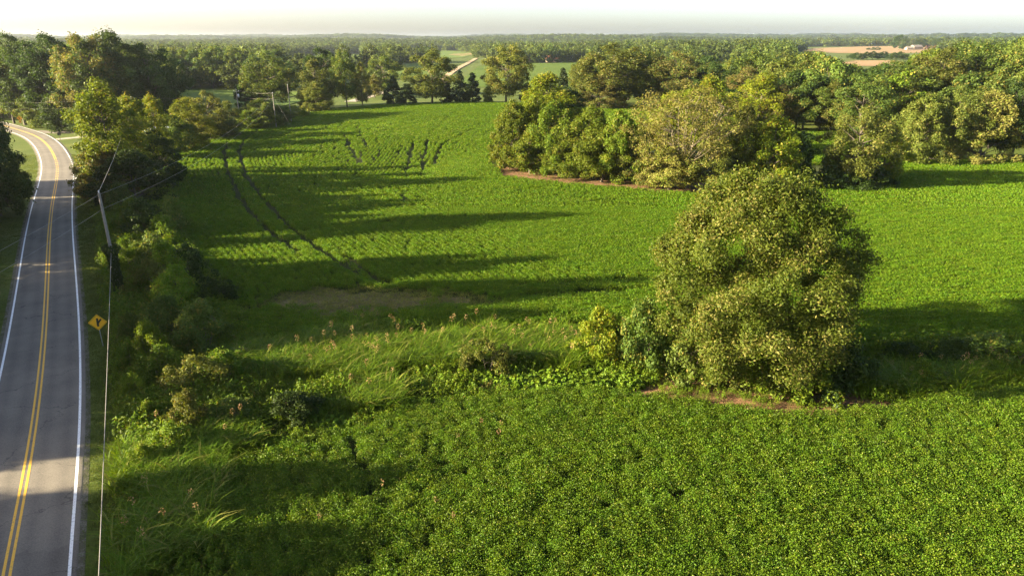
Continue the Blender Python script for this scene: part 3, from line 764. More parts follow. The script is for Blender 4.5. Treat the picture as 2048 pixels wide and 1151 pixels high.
# trees along the lane between the crest and the poles
T(538, 222, 110, 100, 'broad', 'green', 'big sunlit green tree behind the utility poles')
T(490, 218, 152, 60, 'cedar', 'dark', 'dark evergreen at the foot of the big tree behind the poles')
T(632, 222, 122, 64, 'oval', 'olive', 'olive tree with a leafy skirt beside the lone tall pole')
T(632, 225, 165, 66, 'full', 'olive', 'low olive tree in front of the leafy-skirted tree')
T(645, 212, 100, 74, 'broad', 'dark', 'dark crown behind the leafy-skirted olive tree')
T(690, 215, 104, 56, 'broad', 'green', 'green tree with a tall narrow trunk on the crest')
T(722, 213, 127, 34, 'oval', 'pale', 'vine-hung slim tree with a pale leafy head')
T(765, 190, 114, 78, 'broad', 'green', 'rounded green tree beside the lane opening')
T(748, 196, 150, 40, 'young', 'rust', 'bare brown twiggy tree by the lane')
T(590, 238, 212, 44, 'bush', 'weed', 'light green shrub at the foot of the lone tall pole', 'shrub', 'shrub')

# hedge of trees beside the road and along the field edge
T(214, 392, 166, 122, 'oval', 'yellow', 'tall yellow-lit tree at the road junction', var=0)
T(268, 372, 198, 96, 'oval', 'yellow', 'second yellow-green tree behind the junction tree', var=1)
T(312, 352, 196, 66, 'oval', 'yellow', 'yellow-green hedge tree beside the double-armed pole')
T(205, 398, 285, 96, 'full', 'rust', 'low brownish tree overhanging the side road mouth')
T(262, 408, 300, 130, 'full', 'dark', 'dark low tree at the bend of the hedge')
T(318, 368, 262, 80, 'full', 'dark', 'dark tree beside the field corner in the hedge')
T(340, 318, 232, 70, 'young', 'green', 'dark green young tree by the white shed')
T(380, 297, 198, 76, 'oval', 'yellow', 'gold-green hedge tree past the white shed')
T(360, 304, 238, 70, 'young', 'yellow', 'low golden bushy tree along the field edge')
T(416, 284, 186, 64, 'broad', 'olive', 'olive round-headed tree in the hedge')
T(455, 272, 204, 50, 'oval', 'olive', 'pale olive hedge tree by the transformer pole')
T(440, 278, 232, 70, 'young', 'green', 'low green tree under the olive hedge trees')
T(522, 256, 198, 84, 'full', 'green', 'broad leafy hedge tree below the poles')
T(556, 250, 212, 50, 'young', 'green', 'end tree of the hedge on the field corner')
T(495, 262, 222, 50, 'young', 'weed', 'low light green tree before the broad hedge tree')

# dark trees along the verge across the road
T(-30, 432, 196, 120, 'full', 'dark', 'dark overhanging tree at the roadside opposite the junction', var=0)
T(-95, 455, 175, 170, 'broad', 'dark', 'dark tree next to the overhanging roadside tree')

# wood beyond the bend: curated crowns
for x, yb, yt, w, key, mat, lb in (
    (110, 255, 73, 130, 'broad', 'dark', 'dark round crown behind the bend sign in the west wood'),
    (222, 258, 69, 150, 'broad', 'dark', 'largest dark crown of the west wood against the sky'),
    (180, 264, 70, 110, 'broad', 'rust', 'brown-green crown between the dark crowns of the west wood'),
    (300, 255, 92, 120, 'broad', 'dark', 'dark sloping end tree of the west wood by the green field'),
    (255, 262, 130, 120, 'full', 'dark', 'dark low-branched tree in front of the largest west crown'),
    (140, 260, 160, 100, 'full', 'dark', 'dark front tree of the west wood above the mailbox'),
    (52, 248, 128, 100, 'broad', 'green', 'light green sunlit crown in front of the west wood'),
    (88, 254, 168, 84, 'full', 'green', 'green front tree of the west wood over the bend'),
    (12, 247, 108, 84, 'broad', 'yellow', 'yellow-green tree beside the light green sunlit crown'),
    (30, 250, 72, 110, 'broad', 'dark', 'dark crown rising behind the yellow-green tree'),
    (195, 268, 190, 90, 'full', 'dark', 'dark tree base thicket behind the junction tree'),
    (300, 248, 160, 90, 'full', 'dark', 'dark edge tree where the west wood meets the green field')):
    T(x, yb, yt, w, key, mat, lb)

def poisson(poly, sp, rs):
    x0, y0 = poly.min(0); x1, y1 = poly.max(0)
    X, Y = np.meshgrid(np.arange(x0, x1, sp), np.arange(y0, y1, sp)); X[1::2] += sp / 2
    p = np.stack([X.ravel(), Y.ravel()], 1) + rs.uniform(-.36, .36, (X.size, 2)) * sp
    return p[inside(p, poly)]

REST = []
def near_label(x, y, h, hr, word, label):
    """names the singled-out tree this one stands by"""
    A = np.array([a[:2] for a in ANCH]); d = np.hypot(A[:, 0] - x, A[:, 1] - y); size = 'tall ' if h > hr[0] + .6 * (hr[1] - hr[0]) else ('low ' if h < hr[0] + .15 * (hr[1] - hr[0]) else '')
    for i in np.argsort(d)[:5]:
        if d[i] > 40: break
        ax, ay, al = ANCH[i]
        rel = 'deep behind' if y - ay > 22 else 'behind' if y - ay > 4 else 'in front of' if y - ay < -4 else 'beside'
        t = size + word + 'tree ' + rel + ' the ' + al
        if len(t.split()) <= 16: return t
    return word + label
SKYX = [-400, 0, 40, 75, 110, 160, 220, 270, 300, 330, 480, 600, 1100, 1180, 1300, 1400, 1450, 1500, 1560, 1610, 1650, 1680, 1720, 1760, 1790, 1820, 1850, 1880, 1910, 1960, 2000, 2048, 2300]
SKYY = [66, 68, 70, 76, 70, 66, 66, 78, 88, 95, 96, 108, 112, 108, 103, 106, 110, 97, 94, 99, 108, 122, 134, 134, 123, 114, 104, 93, 86, 83, 78, 73, 68]
WORD = dict(dark='dark green ', green='mid-green ', olive='olive ', rust='brown-tinged ', isle='bright green ', yellow='yellow-green ')
def wood(poly, sp, hr, mats, label, group, seed, key='fartree', taper=None, most=40, sky=True):
    rs = np.random.RandomState(seed); n = 0
    pts = poisson(poly, sp, rs); pts = pts[np.argsort(np.hypot(pts[:, 0] * .6, pts[:, 1]))]
    for x, y in pts:
        h = rs.uniform(*hr)
        if taper: h *= taper(x, y)
        if sky:
            g = float(H(x, y)); col = 1024 + F * x / (y * CP + 8 * SP)
            v = (np.interp(col, SKYX, SKYY) + rs.uniform(0, 22) - 575.5) / F
            h = min(h, CAMZ - y * (SP + v * CP) / (CP - v * SP) - g)
            if h < 6: continue
        if n >= most: REST.append((x, y, float(H(x, y)), sp * rs.uniform(.52, .72) / 6.6, h / 15)); continue
        plant('tree', (x, y, float(H(x, y))), h, sp * rs.uniform(.52, .72), key, (mk := mats[rs.randint(len(mats))]), near_label(x, y, h, hr, WORD[mk], label), 'tree', group); n += 1
    return n

def W(l): return np.array(l, float)
nw = 0
# west wood behind the bend
nw += wood(W([(-300, 222), (-145, 214), (-114, 214), (-128, 245), (-158, 300), (-320, 320)]), 12.5, (17, 24), ['dark', 'dark', 'green'], 'tree massed in the west wood beyond the bend', 'trees of the west wood', 31)
# dark row behind the small green field
nw += wood(PP([(325, 180), (500, 179), (600, 186), (600, 170), (480, 162), (330, 160)]), 11, (18, 22), ['dark', 'dark', 'green'], 'tree in the row behind the small green field', 'row behind the small green field', 32, most=18)
# east wood
nw += wood(W([(68, 178), (100, 172), (112, 150), (128, 158), (240, 172), (330, 250), (300, 330), (210, 345), (120, 330), (78, 255)]), 12.5, (14.5, 18.5), ['green', 'olive', 'green', 'isle', 'dark'],
           'tree massed in the east wood', 'trees of the east wood', 33, most=95, taper=lambda x, y: .86 if 105 < x * 300 / max(y, 1) < 170 and y > 230 else 1.0)
nw += wood(W([(45, 262), (76, 258), (118, 332), (205, 350), (180, 395), (90, 400), (50, 330)]), 13, (12, 15), ['green', 'olive', 'dark'], 'tree in the hollow between the crest row and the east wood', 'trees of the hollow', 36, most=20)
# roadside wood across the road: gives the long shadows on road and field
for k, (x, y, h, r) in enumerate([(-57, 31, 9.5, 4), (-58, 37, 10.5, 4.3), (-67, 31, 10.5, 4.3), (-67, 41, 13, 5), (-60, 43.5, 17.5, 5.5), (-63, 50, 21, 6.5), (-66, 58.5, 19.5, 6), (-68, 77, 21, 6), (-74, 86, 15, 4.5), (-83, 95, 14, 4.5),
                                  (-74, 45, 20, 6.5), (-78, 56, 20, 6), (-80, 80, 17, 5), (-92, 92, 18, 5.5), (-98, 104, 16, 5), (-108, 112, 17, 5.5), (-120, 106, 18, 6), (-84, 50, 17, 5), (-104, 84, 18, 5), (-96, 72.5, 15, 4), (-68, 36, 11, 4)]):
    plant('tree', (x, y, float(H(x, y))), h * 1.12, r, 'full', 'dark', 'roadside tree across the road, throwing a long shadow over the field', group='trees across the road')
for k, (x, y, h, r) in enumerate([(-51, 23.5, 12, 4.5), (-60, 21.5, 12.5, 4.5), (-57, 16, 13, 5), (-44, 18, 10, 4), (-48, 12, 12, 4.5), (-62, 6, 13, 5), (-46, 3, 11, 4.5), (-52, -7, 12, 5), (-40, -14, 11, 5), (-64, 20, 12, 4.2), (-60, -12, 13, 5)]):
    plant('tree', (x, y, float(H(x, y))), h * 1.18, r, 'full', 'green', 'roadside tree before the gap, shading the near road', group='trees before the gap')
_cand = RQ[(RQ[:, 1] > -12) & (RQ[:, 1] < 112)]; _nr = RIGHT[(RQ[:, 1] > -12) & (RQ[:, 1] < 112)]
for k in range(0, len(_cand), 3):
    x, y = _cand[k] - _nr[k] * (14.5 + 1.5 * math.sin(k)); hh = 8.6 + 1.6 * math.sin(k * 1.7)
    if abs(y - (27.4 + (x + 60) * .2126)) < 3.3: continue
    plant('tree', (x, y, float(H(x, y))), hh, 3.4, 'young', 'dark', 'low tree in the thicket across the road', group='thicket across the road')
print('wood trees', nw, 'all', NTREE)

# ------------------------------------------------------------------ distant fields, woods
def far_field(name, px, mat, label, off=.25, res=12):
    q = PP(px); return sheet(name, q, mat, res, off, label, 'field'), q
FF = []
def rowed(name, sp, ang):
    m = M_CROP.copy(); m.name = name; n, l = m.node_tree.nodes, m.node_tree.links; b = n['Principled BSDF']
    tc = n.new('ShaderNodeTexCoord'); mp = n.new('ShaderNodeMapping'); mp.inputs['Rotation'].default_value = (0, 0, ang); wv = n.new('ShaderNodeTexWave')
    wv.inputs['Scale'].default_value = .314 / sp * 1.0; wv.inputs['Distortion'].default_value = .6; wv.inputs['Detail'].default_value = 2
    l.new(tc.outputs['Object'], mp.inputs[0]); l.new(mp.outputs[0], wv.inputs[0])
    bp = n.new('ShaderNodeBump'); bp.inputs['Strength'].default_value = .8; bp.inputs['Distance'].default_value = 1.0
    l.new(wv.outputs[1], bp.inputs['Height']); l.new(bp.outputs[0], b.inputs['Normal'])
    src = b.inputs['Base Color'].links[0].from_socket
    mx = n.new('ShaderNodeMix'); mx.data_type = 'RGBA'; mx.blend_type = 'MULTIPLY'; mx.inputs[0].default_value = 1
    cr = n.new('ShaderNodeValToRGB'); cr.color_ramp.elements[0].color = (.45, .5, .45, 1); cr.color_ramp.elements[1].color = (1.2, 1.2, 1.2, 1); cr.color_ramp.elements[0].position = .2; cr.color_ramp.elements[1].position = .6
    l.new(wv.outputs[1], cr.inputs[0]); l.new(src, mx.inputs[6]); l.new(cr.outputs[0], mx.inputs[7]); l.new(mx.outputs[2], b.inputs['Base Color'])
    return m
M_ROWS = rowed('rowed_crop', 4.0, math.radians(28))
for nm, px, mt, lb in (
    ('crop_field', [(330, 206), (330, 182), (480, 180), (604, 186), (600, 205), (560, 222), (430, 224)], M_CROP, 'small pale green field behind the roadside hedge'),
    ('crop_field', [(935, 152), (950, 139), (985, 128), (1150, 126), (1175, 126), (1175, 175), (935, 175)], M_ROWS, 'green row-crop field seen between the crest oaks'),
    ('crop_field', [(790, 158), (800, 128), (880, 127), (900, 140), (896, 158)], M_CROP, 'green field beside the far gravel road'),
    ('crop_field', [(560, 122), (600, 112), (720, 108), (735, 118), (660, 128), (590, 130)], M_CROP, 'distant green field strip above the lane trees'),
    ('crop_field', [(795, 106), (830, 101), (905, 102), (940, 106), (946, 112), (900, 118), (820, 112)], M_CROP, 'narrow distant green field beyond the gravel road'),
    ('wheat_field', [(902, 111), (908, 107.5), (945, 106.5), (950, 110), (930, 113)], M_STUBBLE, 'small golden field beside the far gravel road'),
    ('wheat_field', [(1600, 101), (1625, 97), (1720, 93.5), (1790, 92.5), (1870, 95), (1885, 99), (1850, 106), (1740, 108), (1660, 106), (1610, 103)], M_STUBBLE, 'broad tan harvested field on the horizon side'),
    ('wheat_field', [(1680, 126), (1720, 121), (1790, 121), (1800, 132), (1690, 134)], M_STUBBLE, 'smaller tan harvested field nearer the east wood'),
    ('wheat_field', [(1408, 107.5), (1412, 104), (1465, 104.5), (1465, 108.5)], M_STUBBLE, 'thin tan field strip among the distant woods'),
    ('crop_field', [(1430, 170), (1438, 155), (1480, 155), (1490, 172)], M_CROP, 'little green field gap behind the crest row')):
    o, q = far_field(nm, px, mt, lb); FF.append(q)
M_TANROAD = ground_mat('tan_gravel', [(.3, (.26, .18, .10)), (.5, (.34, .25, .15)), (.7, (.42, .31, .2))], scale=.1, fine=2)
gq = smooth_line(PP([(880, 165), (902, 146), (916, 137), (932, 129), (946, 121), (953, 117)]), 6, 10)
o = ribbon(gq, (-2.4, 0, 2.4), (.45, .5, .45), 'gravel_road', M_TANROAD); tag(o, 'pale gravel farm road climbing between the distant fields', 'road', kind='structure')
lq = smooth_line(PP([(700, 204), (735, 194), (770, 183), (800, 178)]), 2, 4)
o = ribbon(lq, (-2.5, 0, 2.5), (.1, .12, .1), 'lane', M_GRAVEL); tag(o, 'pale lane glimpsed behind the crest trees', 'road', kind='structure')

def far_mesh(seed, R, Ht, nc, per, leaf):
    rs = np.random.RandomState(seed)
    return tree_meshes('far', seed, 'round', Ht, R, Ht * .12, nc, per, leaf, rc=(.22, .36), limbs=0)[1]
FARP = proto_set('far_trees', [far_mesh(300 + i, 6.5, 15, 34, 26, 1.35) for i in range(6)], LEAF['far'])
def far_woods():
    rs = np.random.RandomState(55); pts = []; D = 300.0
    while D < 6800:
        s = max(12.5, D * .0125); half = math.radians(43); n = int(2 * half * D / s)
        a = -half + (np.arange(n) + rs.uniform(-.45, .45, n)) * 2 * half / n; r = D + rs.uniform(-.45, .45, n) * s
        pts.append(np.stack([r * np.sin(a), r * np.cos(a), np.full(n, s)], 1)); D += s * .9
    p = np.vstack(pts)
    bear = np.arctan2(p[:, 0], p[:, 1]) ; col = 1024 + np.tan(bear) * F * 1.06; d = np.hypot(p[:, 0], p[:, 1])
    keep = np.ones(len(p), bool)
    # open farmland behind the crest as far as the first distant wood
    keep &= ~((col > 560) & (col < 1190) & (d < 700) & ~((d > 430) & ((col < 800) | ((col > 845) & (col < 885))) & (noise2(p[:, 0], p[:, 1], 60, 12) > .5)))
    keep &= ~((col > 300) & (col < 600) & (d < 330))
    keep &= ~((col >= 1190) & (col < 1500) & (d < 400))
    keep &= ~((col >= 1500) & (d < 420))
    keep &= ~((col > 1585) & (col < 1905) & (d > 400) & (d < 1150))
    keep &= ~((col > 1400) & (col < 1480) & (d < 700))
    # clearings
    keep &= ~((noise2(p[:, 0], p[:, 1], 260, 9) < .22) & (d > 750))
    for q in FF:
        c = q.mean(0); keep &= ~inside(p[:, :2], c + (q - c) * 1.05)
        # sight line kept open on the near side of each field
        keep &= ~(inside(p[:, :2] * 1.16, q)) & ~(inside(p[:, :2] * 1.32, q))
    keep &= ~((np.abs(p[:, 0, None] - gq[None, :, 0]) < 22) & (np.abs(p[:, 1, None] - gq[None, :, 1]) < 30)).any(1)
    p = p[keep]; d = d[keep]
    sc = p[:, 2] / 11 * rs.uniform(.72, 1.15, len(p)); sc = np.where(d < 1200, np.minimum(sc, 1.15), sc)
    sz = np.minimum(sc * rs.uniform(.8, 1.2, len(p)), rs.uniform(.75, 1.3, len(p))); z = H(p[:, 0], p[:, 1])
    scatter('distant_woods', np.stack([p[:, 0], p[:, 1], z - .3], 1), rs.uniform(0, 6.28, len(p)), sc, rs.randint(0, 6, len(p)), FARP, 'distant woods fading into haze along the horizon', 'woods', sz)
    return len(p)
print('far', far_woods())

q = np.array(REST)
scatter('wood_interior', q[:, :3], RS.uniform(0, 6.28, len(q)), q[:, 3], RS.randint(0, 4, len(q)), proto_set('wood_trees', [m[1] for m in PT['fartree']], LEAF['green']),
        'closed canopy of the woods behind their front trees', 'woods', q[:, 4])

# ------------------------------------------------------------------ rough grass, weeds and shrubs of the strips
def grass_mesh(seed, nb, h0, h1, spread, w, lean, segs=4, heads=0):
    rs = np.random.RandomState(seed); V = []; Q = []; t_ = []; Qm = []
    for i in range(nb):
        h = rs.uniform(h0, h1); a = rs.uniform(0, 6.28); ln = lean * rs.uniform(.3, 1.2) * h; b = rs.normal(size=2) * spread
        s = np.linspace(0, 1, segs + 1); dirv = np.array([math.cos(a), math.sin(a)]); side = np.array([-dirv[1], dirv[0]])
        x = b + np.outer(s ** 2.2 * ln, dirv); z = h * (s - .32 * lean * s ** 3)
        ww = w * rs.uniform(.7, 1.3) * (1 - s ** 1.5 * .95) * (.5 + .5 * np.minimum(1, s * 4))
        n0 = len(V)
        for k in range(segs + 1):
            V.append((*(x[k] - side * ww[k] / 2), z[k])); V.append((*(x[k] + side * ww[k] / 2), z[k]))
        tn = rs.uniform()
        for k in range(segs): Q.append((n0 + 2 * k, n0 + 2 * k + 1, n0 + 2 * k + 3, n0 + 2 * k + 2)); t_.append(tn); Qm.append(0)
    for i in range(heads):
        h = h1 * rs.uniform(1.05, 1.35); b = rs.normal(size=2) * spread; ln = rs.normal(size=2) * .08
        n0 = len(V)
        V += [(b[0] - .006, b[1], 0), (b[0] + .006, b[1], 0), (b[0] + ln[0] + .006, b[1] + ln[1], h), (b[0] + ln[0] - .006, b[1] + ln[1], h)]
        Q.append((n0, n0 + 1, n0 + 2, n0 + 3)); t_.append(.3); Qm.append(0)
        m = 22; zz_ = rs.uniform(-.26, .12, m); rr = (.13 - np.abs(zz_ + .06) * .45); a = rs.uniform(0, 6.28, m)
        pos = np.stack([b[0] + ln[0] + rr * np.cos(a), b[1] + ln[1] + rr * np.sin(a), h + zz_], 1)
        lv = leaf_quads(pos, rs.normal(size=(m, 3)), .075, .4, rs); n0 = len(V); V += [tuple(v) for v in lv]
        for k in range(m): Q.append(tuple(n0 + 4 * k + np.arange(4))); t_.append(rs.uniform()); Qm.append(1)
    me = np_mesh('grass_tuft', np.array(V), np.array(Q), np.array(t_))
    me.polygons.foreach_set('material_index', np.array(Qm, np.int32))
    return me

def weed_mesh(seed, n, size, r, h, aspect=.6):
    rs = np.random.RandomState(seed); k = 7; c = rs.normal(size=(k, 2)) * r * .5; hh = h * rs.uniform(.6, 1.1, k); ci = rs.randint(0, k, n)
    z = hh[ci] * rs.uniform(.12, 1, n) ** .7; rad = r * .42 * (1.15 - z / h); a = rs.uniform(0, 6.28, n)
    pos = np.stack([c[ci, 0] + rad * np.cos(a), c[ci, 1] + rad * np.sin(a), z], 1)
    nrm = np.stack([np.cos(a) * .6, np.sin(a) * .6, np.ones(n)], 1) + rs.normal(size=(n, 3)) * .45
    al = np.stack([np.cos(a), np.sin(a), -.3 + 0 * a], 1)
    return np_mesh('weed', leaf_quads(pos, nrm, size * rs.uniform(.6, 1.3, n), aspect, rs, along=al), np.arange(n * 4).reshape(-1, 4), rs.uniform(0, 1, n))

G_TALL = proto_set('tall_grass', [grass_mesh(400 + i, 34, .8, 1.75, .20, .055, .8, heads=(0, 0, 1, 0)[i]) for i in range(4)], [LEAF['grass'], LEAF['seed']])
G_MID = proto_set('mid_grass', [grass_mesh(410 + i, 42, .3, .85, .24, .040, .8, 3) for i in range(3)], [LEAF['grass'], LEAF['seed']])
G_TURF = proto_set('turf', [grass_mesh(420 + i, 34, .05, .13, .16, .016, .6, 2) for i in range(3)], [LEAF['turf'], LEAF['seed']])
W_FINE = proto_set('fine_weed', [weed_mesh(430 + i, 150, .11, .55, .75, .45) for i in range(4)], LEAF['weed'])
W_DARK = proto_set('dark_weed', [weed_mesh(440 + i, 170, .13, .65, .95, .5) for i in range(3)], LEAF['verge'])
W_BROAD = proto_set('broad_weed', [weed_mesh(450 + i, 90, .20, .6, .6, .85) for i in range(3)], LEAF['kudzu'])
W_DRY = proto_set('dry_weed', [weed_mesh(460 + i, 130, .10, .5, .7, .4) for i in range(2)], LEAF['rust'])

STRIP = PP([(222, 1500), (232, 1151), (240, 1000), (240, 900), (236, 800), (232, 720), (226, 640), (218, 560), (205, 500), (196, 440), (188, 400), (182, 372), (230, 366), (300, 360),
            (312, 372), (328, 424), (356, 474), (398, 530), (440, 578), (470, 615), (490, 668), (560, 694), (650, 676), (800, 666), (1000, 666), (1150, 659), (1300, 664), (1500, 694),
            (1750, 704), (1900, 690), (2048, 694), (2500, 694), (2500, 786), (2048, 791), (1900, 799), (1800, 812), (1700, 795), (1500, 765), (1330, 755), (1262, 780), (1130, 786),
            (1000, 801), (880, 808), (798, 814), (785, 838), (716, 866), (636, 878), (536, 918), (443, 934), (444, 1050), (462, 1151), (480, 1500)])
def field_scatter(poly, dens, seed):
    rs = np.random.RandomState(seed); x0, y0 = poly.min(0); x1, y1 = poly.max(0)
    n = int((x1 - x0) * (y1 - y0) * dens); p = np.stack([rs.uniform(x0, x1, n), rs.uniform(y0, y1, n)], 1)
    return p[inside(p, poly)]
sp_ = field_scatter(STRIP, 10.0, 61)
def blob(p, x, y, rx, ry):
    c = P(x, y)[:2]; return np.exp(-(((p[:, 0] - c[0]) / rx) ** 2 + ((p[:, 1] - c[1]) / ry) ** 2))
tallw = 1.2 * blob(sp_, 850, 718, 9, 3.4) + blob(sp_, 1080, 705, 7, 2.4) + blob(sp_, 690, 740, 5, 2.6) + blob(sp_, 345, 1020, 4, 7) + blob(sp_, 330, 920, 3, 3) + .8 * blob(sp_, 1900, 765, 12, 2.0) + .7 * blob(sp_, 300, 780, 1.8, 6) + .7 * blob(sp_, 740, 820, 2.4, 1.6) + .5 * blob(sp_, 560, 720, 4, 3) + .5 * blob(sp_, 275, 640, 1.6, 7)
broadw = blob(sp_, 1120, 765, 7, 1.8) + blob(sp_, 1280, 785, 3, 1.0) + .8 * blob(sp_, 1950, 775, 9, 1.3) + .5 * blob(sp_, 620, 850, 3, 1.6)
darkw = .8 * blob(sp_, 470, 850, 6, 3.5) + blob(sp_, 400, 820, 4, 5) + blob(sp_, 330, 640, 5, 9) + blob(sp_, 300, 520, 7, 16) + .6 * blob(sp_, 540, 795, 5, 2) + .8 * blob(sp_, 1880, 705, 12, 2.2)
dryw = .7 * blob(sp_, 1080, 735, 3.5, .9) + .6 * blob(sp_, 1230, 725, 3, .9) + .5 * blob(sp_, 850, 765, 3, 1) + .45 * blob(sp_, 620, 735, 2, 1) + .5 * blob(sp_, 300, 560, 2, 3)
nz = [noise2(sp_[:, 0], sp_[:, 1], 2.3, k) for k in range(5)]
sc_all = np.stack([tallw + .9 * (nz[0] - .5), .26 + .9 * (nz[1] - .5), broadw + .8 * (nz[2] - .5), .8 * darkw + .9 * (nz[3] - .5), dryw + .7 * (nz[4] - .5), .50 + .9 * (nz[4] - .5) * -1 + .5 * blob(sp_, 285, 780, 2.2, 9)], 0)
typ = sc_all.argmax(0)
for k, (c_, nm, lb, r0, r1, thin_) in enumerate(((G_TALL, 'tall_grass', 'tall arching seed-headed grass in the weedy strip', 1.0, 1.4, .8), (G_MID, 'rough_grass', 'rough knee-high grass in the weedy strip', .8, 1.3, .8),
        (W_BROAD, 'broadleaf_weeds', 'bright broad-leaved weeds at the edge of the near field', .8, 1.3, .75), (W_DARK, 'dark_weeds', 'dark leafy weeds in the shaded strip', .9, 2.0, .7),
        (W_DRY, 'dry_weeds', 'reddish dry weeds scattered through the strip', .7, 1.2, .6), (W_FINE, 'leafy_weeds', 'fine leafy weeds among the strip grasses', .8, 1.6, .75))):
    m = (typ == k) & (RS.uniform(size=len(typ)) < thin_); q = sp_[m]
    if len(q) < 4: continue
    kk = RS.randint(0, len(c_.objects), len(q))
    if k == 0: kk = np.where((kk == 2) & (RS.uniform(size=len(q)) < .82), 0, kk)
    scatter(nm, np.stack([q[:, 0], q[:, 1], H(q[:, 0], q[:, 1])], 1), RS.uniform(0, 6.28, len(q)), RS.uniform(r0, r1, len(q)), kk, c_, lb, 'weeds')
print('strip', len(sp_))

# mown verge: short turf on both sides of the road
vi = RS.randint(0, len(RQ), 42000); side = RS.uniform(size=42000) < .62
off_ = np.where(side, RS.uniform(3.0, 7.5, 42000), -RS.uniform(3.0, 11, 42000))
vp = RQ[vi] + RIGHT[vi] * off_[:, None] + RS.normal(size=(42000, 2)) * .5
do = np.sqrt(((vp[:, None, :] - RQ[None, ::3]) ** 2).sum(-1)).min(1) if False else None
keep = (vp[:, 1] > 8) & (vp[:, 1] < 150) & (np.abs(vp[:, 0]) < 12 + .85 * vp[:, 1]) & (np.abs(off_) > 3.2)
vp = vp[keep & ~inside(vp, STRIP)]
scatter('verge_turf', np.stack([vp[:, 0], vp[:, 1], H(vp[:, 0], vp[:, 1])], 1), RS.uniform(0, 6.28, len(vp)), RS.uniform(.8, 1.6, len(vp)), RS.randint(0, 3, len(vp)), G_TURF, 'short mown turf on the road verges', 'grass')
# weeds in the little wet spot of the big field
wp = field_scatter(WEEDY, 1.6, 62)
scatter('weed_patch', np.stack([wp[:, 0], wp[:, 1], H(wp[:, 0], wp[:, 1])], 1), RS.uniform(0, 6.28, len(wp)), RS.uniform(1.0, 1.7, len(wp)), RS.randint(0, 3, len(wp)), W_BROAD, 'bright yellow-green weed patch in a hollow of the large field', 'weeds')
# litter tufts on the bare ground under the oak and the island
lg = field_scatter(PP([(1262, 758), (1500, 765), (1760, 800), (1750, 826), (1560, 840), (1400, 823)]), 5.0, 65); lg = lg[noise2(lg[:, 0], lg[:, 1], 1.6, 6) > .46]
scatter('litter_weeds', np.stack([lg[:, 0], lg[:, 1], H(lg[:, 0], lg[:, 1])], 1), RS.uniform(0, 6.28, len(lg)), RS.uniform(.35, .8, len(lg)), RS.randint(0, 4, len(lg)), W_FINE, 'low green weeds creeping over the litter under the oak', 'weeds')
lp = np.vstack([field_scatter(PP([(1250, 760), (1500, 765), (1760, 800), (1740, 826), (1560, 833), (1400, 817)]), 1.6, 63), field_scatter(PP([(990, 340), (1400, 372), (1400, 386), (1100, 362)]), 2.2, 64)])
scatter('dry_tufts', np.stack([lp[:, 0], lp[:, 1], H(lp[:, 0], lp[:, 1])], 1), RS.uniform(0, 6.28, len(lp)), RS.uniform(.25, .6, len(lp)), RS.randint(0, 2, len(lp)), W_DRY, 'dry brown tufts on the bare litter', 'weeds')

# shrubs, each one its own
S = lambda *a, **k: T(*a[:5], a[5], a[6], 'shrub', 'shrub', **k)
S(408, 700, 606, 112, 'bush', 'green', 'big deep green shrub at the field corner of the roadside strip')
S(330, 690, 600, 90, 'bush', 'green', 'leafy green shrub beside the big deep green shrub')
S(438, 612, 560, 70, 'bush', 'dark', 'dark low shrub leaning into the large field')
S(378, 598, 492, 66, 'sapling', 'dark', 'slender dark sapling standing at the field edge')
S(352, 628, 540, 90, 'bush', 'weed', 'green shrub between the sapling and the vine-covered pole')
S(300, 600, 520, 80, 'bush', 'olive', 'brownish shrub behind the vine-covered pole')
S(305, 545, 470, 76, 'bush', 'green', 'green shrub up the strip past the vine-covered pole')
S(290, 480, 405, 84, 'bush', 'dark', 'dark shrub below the hedge trees')
S(348, 470, 392, 70, 'bush', 'green', 'dark rounded shrub under the hedge by the field')
S(262, 470, 400, 64, 'bush', 'weed', 'pale green shrub beside the pole top')
S(240, 430, 372, 60, 'bush', 'green', 'small shrub next to the side road mouth')
S(388, 790, 712, 104, 'bush', 'olive', 'bronze-topped shrub in the middle of the weedy strip')
S(378, 870, 785, 84, 'bush', 'olive', 'scrubby olive bush below the bronze-topped shrub')
S(300, 740, 650, 70, 'bush', 'weed', 'light green shrub across from the road sign')
S(255, 690, 628, 50, 'bush', 'green', 'small green shrub beside the road sign')
S(470, 860, 800, 90, 'bush', 'green', 'spreading green bush in the shaded part of the strip')
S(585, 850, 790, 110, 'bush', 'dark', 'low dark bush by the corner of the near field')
S(975, 750, 682, 90, 'bush', 'olive', 'rounded olive bush in the bright tall grass')
S(1195, 722, 622, 104, 'bush', 'yellow', 'bright yellow-green bush beside the big oak')
S(1290, 735, 605, 110, 'bush', 'green', 'large green shrub under the oak crown towards the tall grass', var=0)
S(1385, 755, 650, 110, 'bush', 'green', 'dark green shrub at the foot of the oak', var=1)
S(1570, 782, 665, 140, 'bush', 'weed', 'lit green shrub in front of the oak trunk', var=2)
S(1465, 762, 680, 90, 'bush', 'olive', 'olive shrub between the two shrubs at the oak foot')
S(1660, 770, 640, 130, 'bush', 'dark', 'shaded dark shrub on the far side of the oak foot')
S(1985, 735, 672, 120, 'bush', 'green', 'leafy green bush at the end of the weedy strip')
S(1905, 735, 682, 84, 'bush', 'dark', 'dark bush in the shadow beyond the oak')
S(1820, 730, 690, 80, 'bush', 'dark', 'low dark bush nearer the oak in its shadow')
S(2040, 745, 690, 90, 'bush', 'weed', 'light green bush where the strip leaves the frame')
S(1850, 770, 725, 80, 'bush', 'weed', 'leafy low bush at the lower edge of the oak shadow')
S(268, 800, 745, 50, 'bush', 'weed', 'light green low shrub along the verge below the road sign')
S(300, 860, 805, 60, 'bush', 'weed', 'leafy low shrub along the verge beside the tall grass')
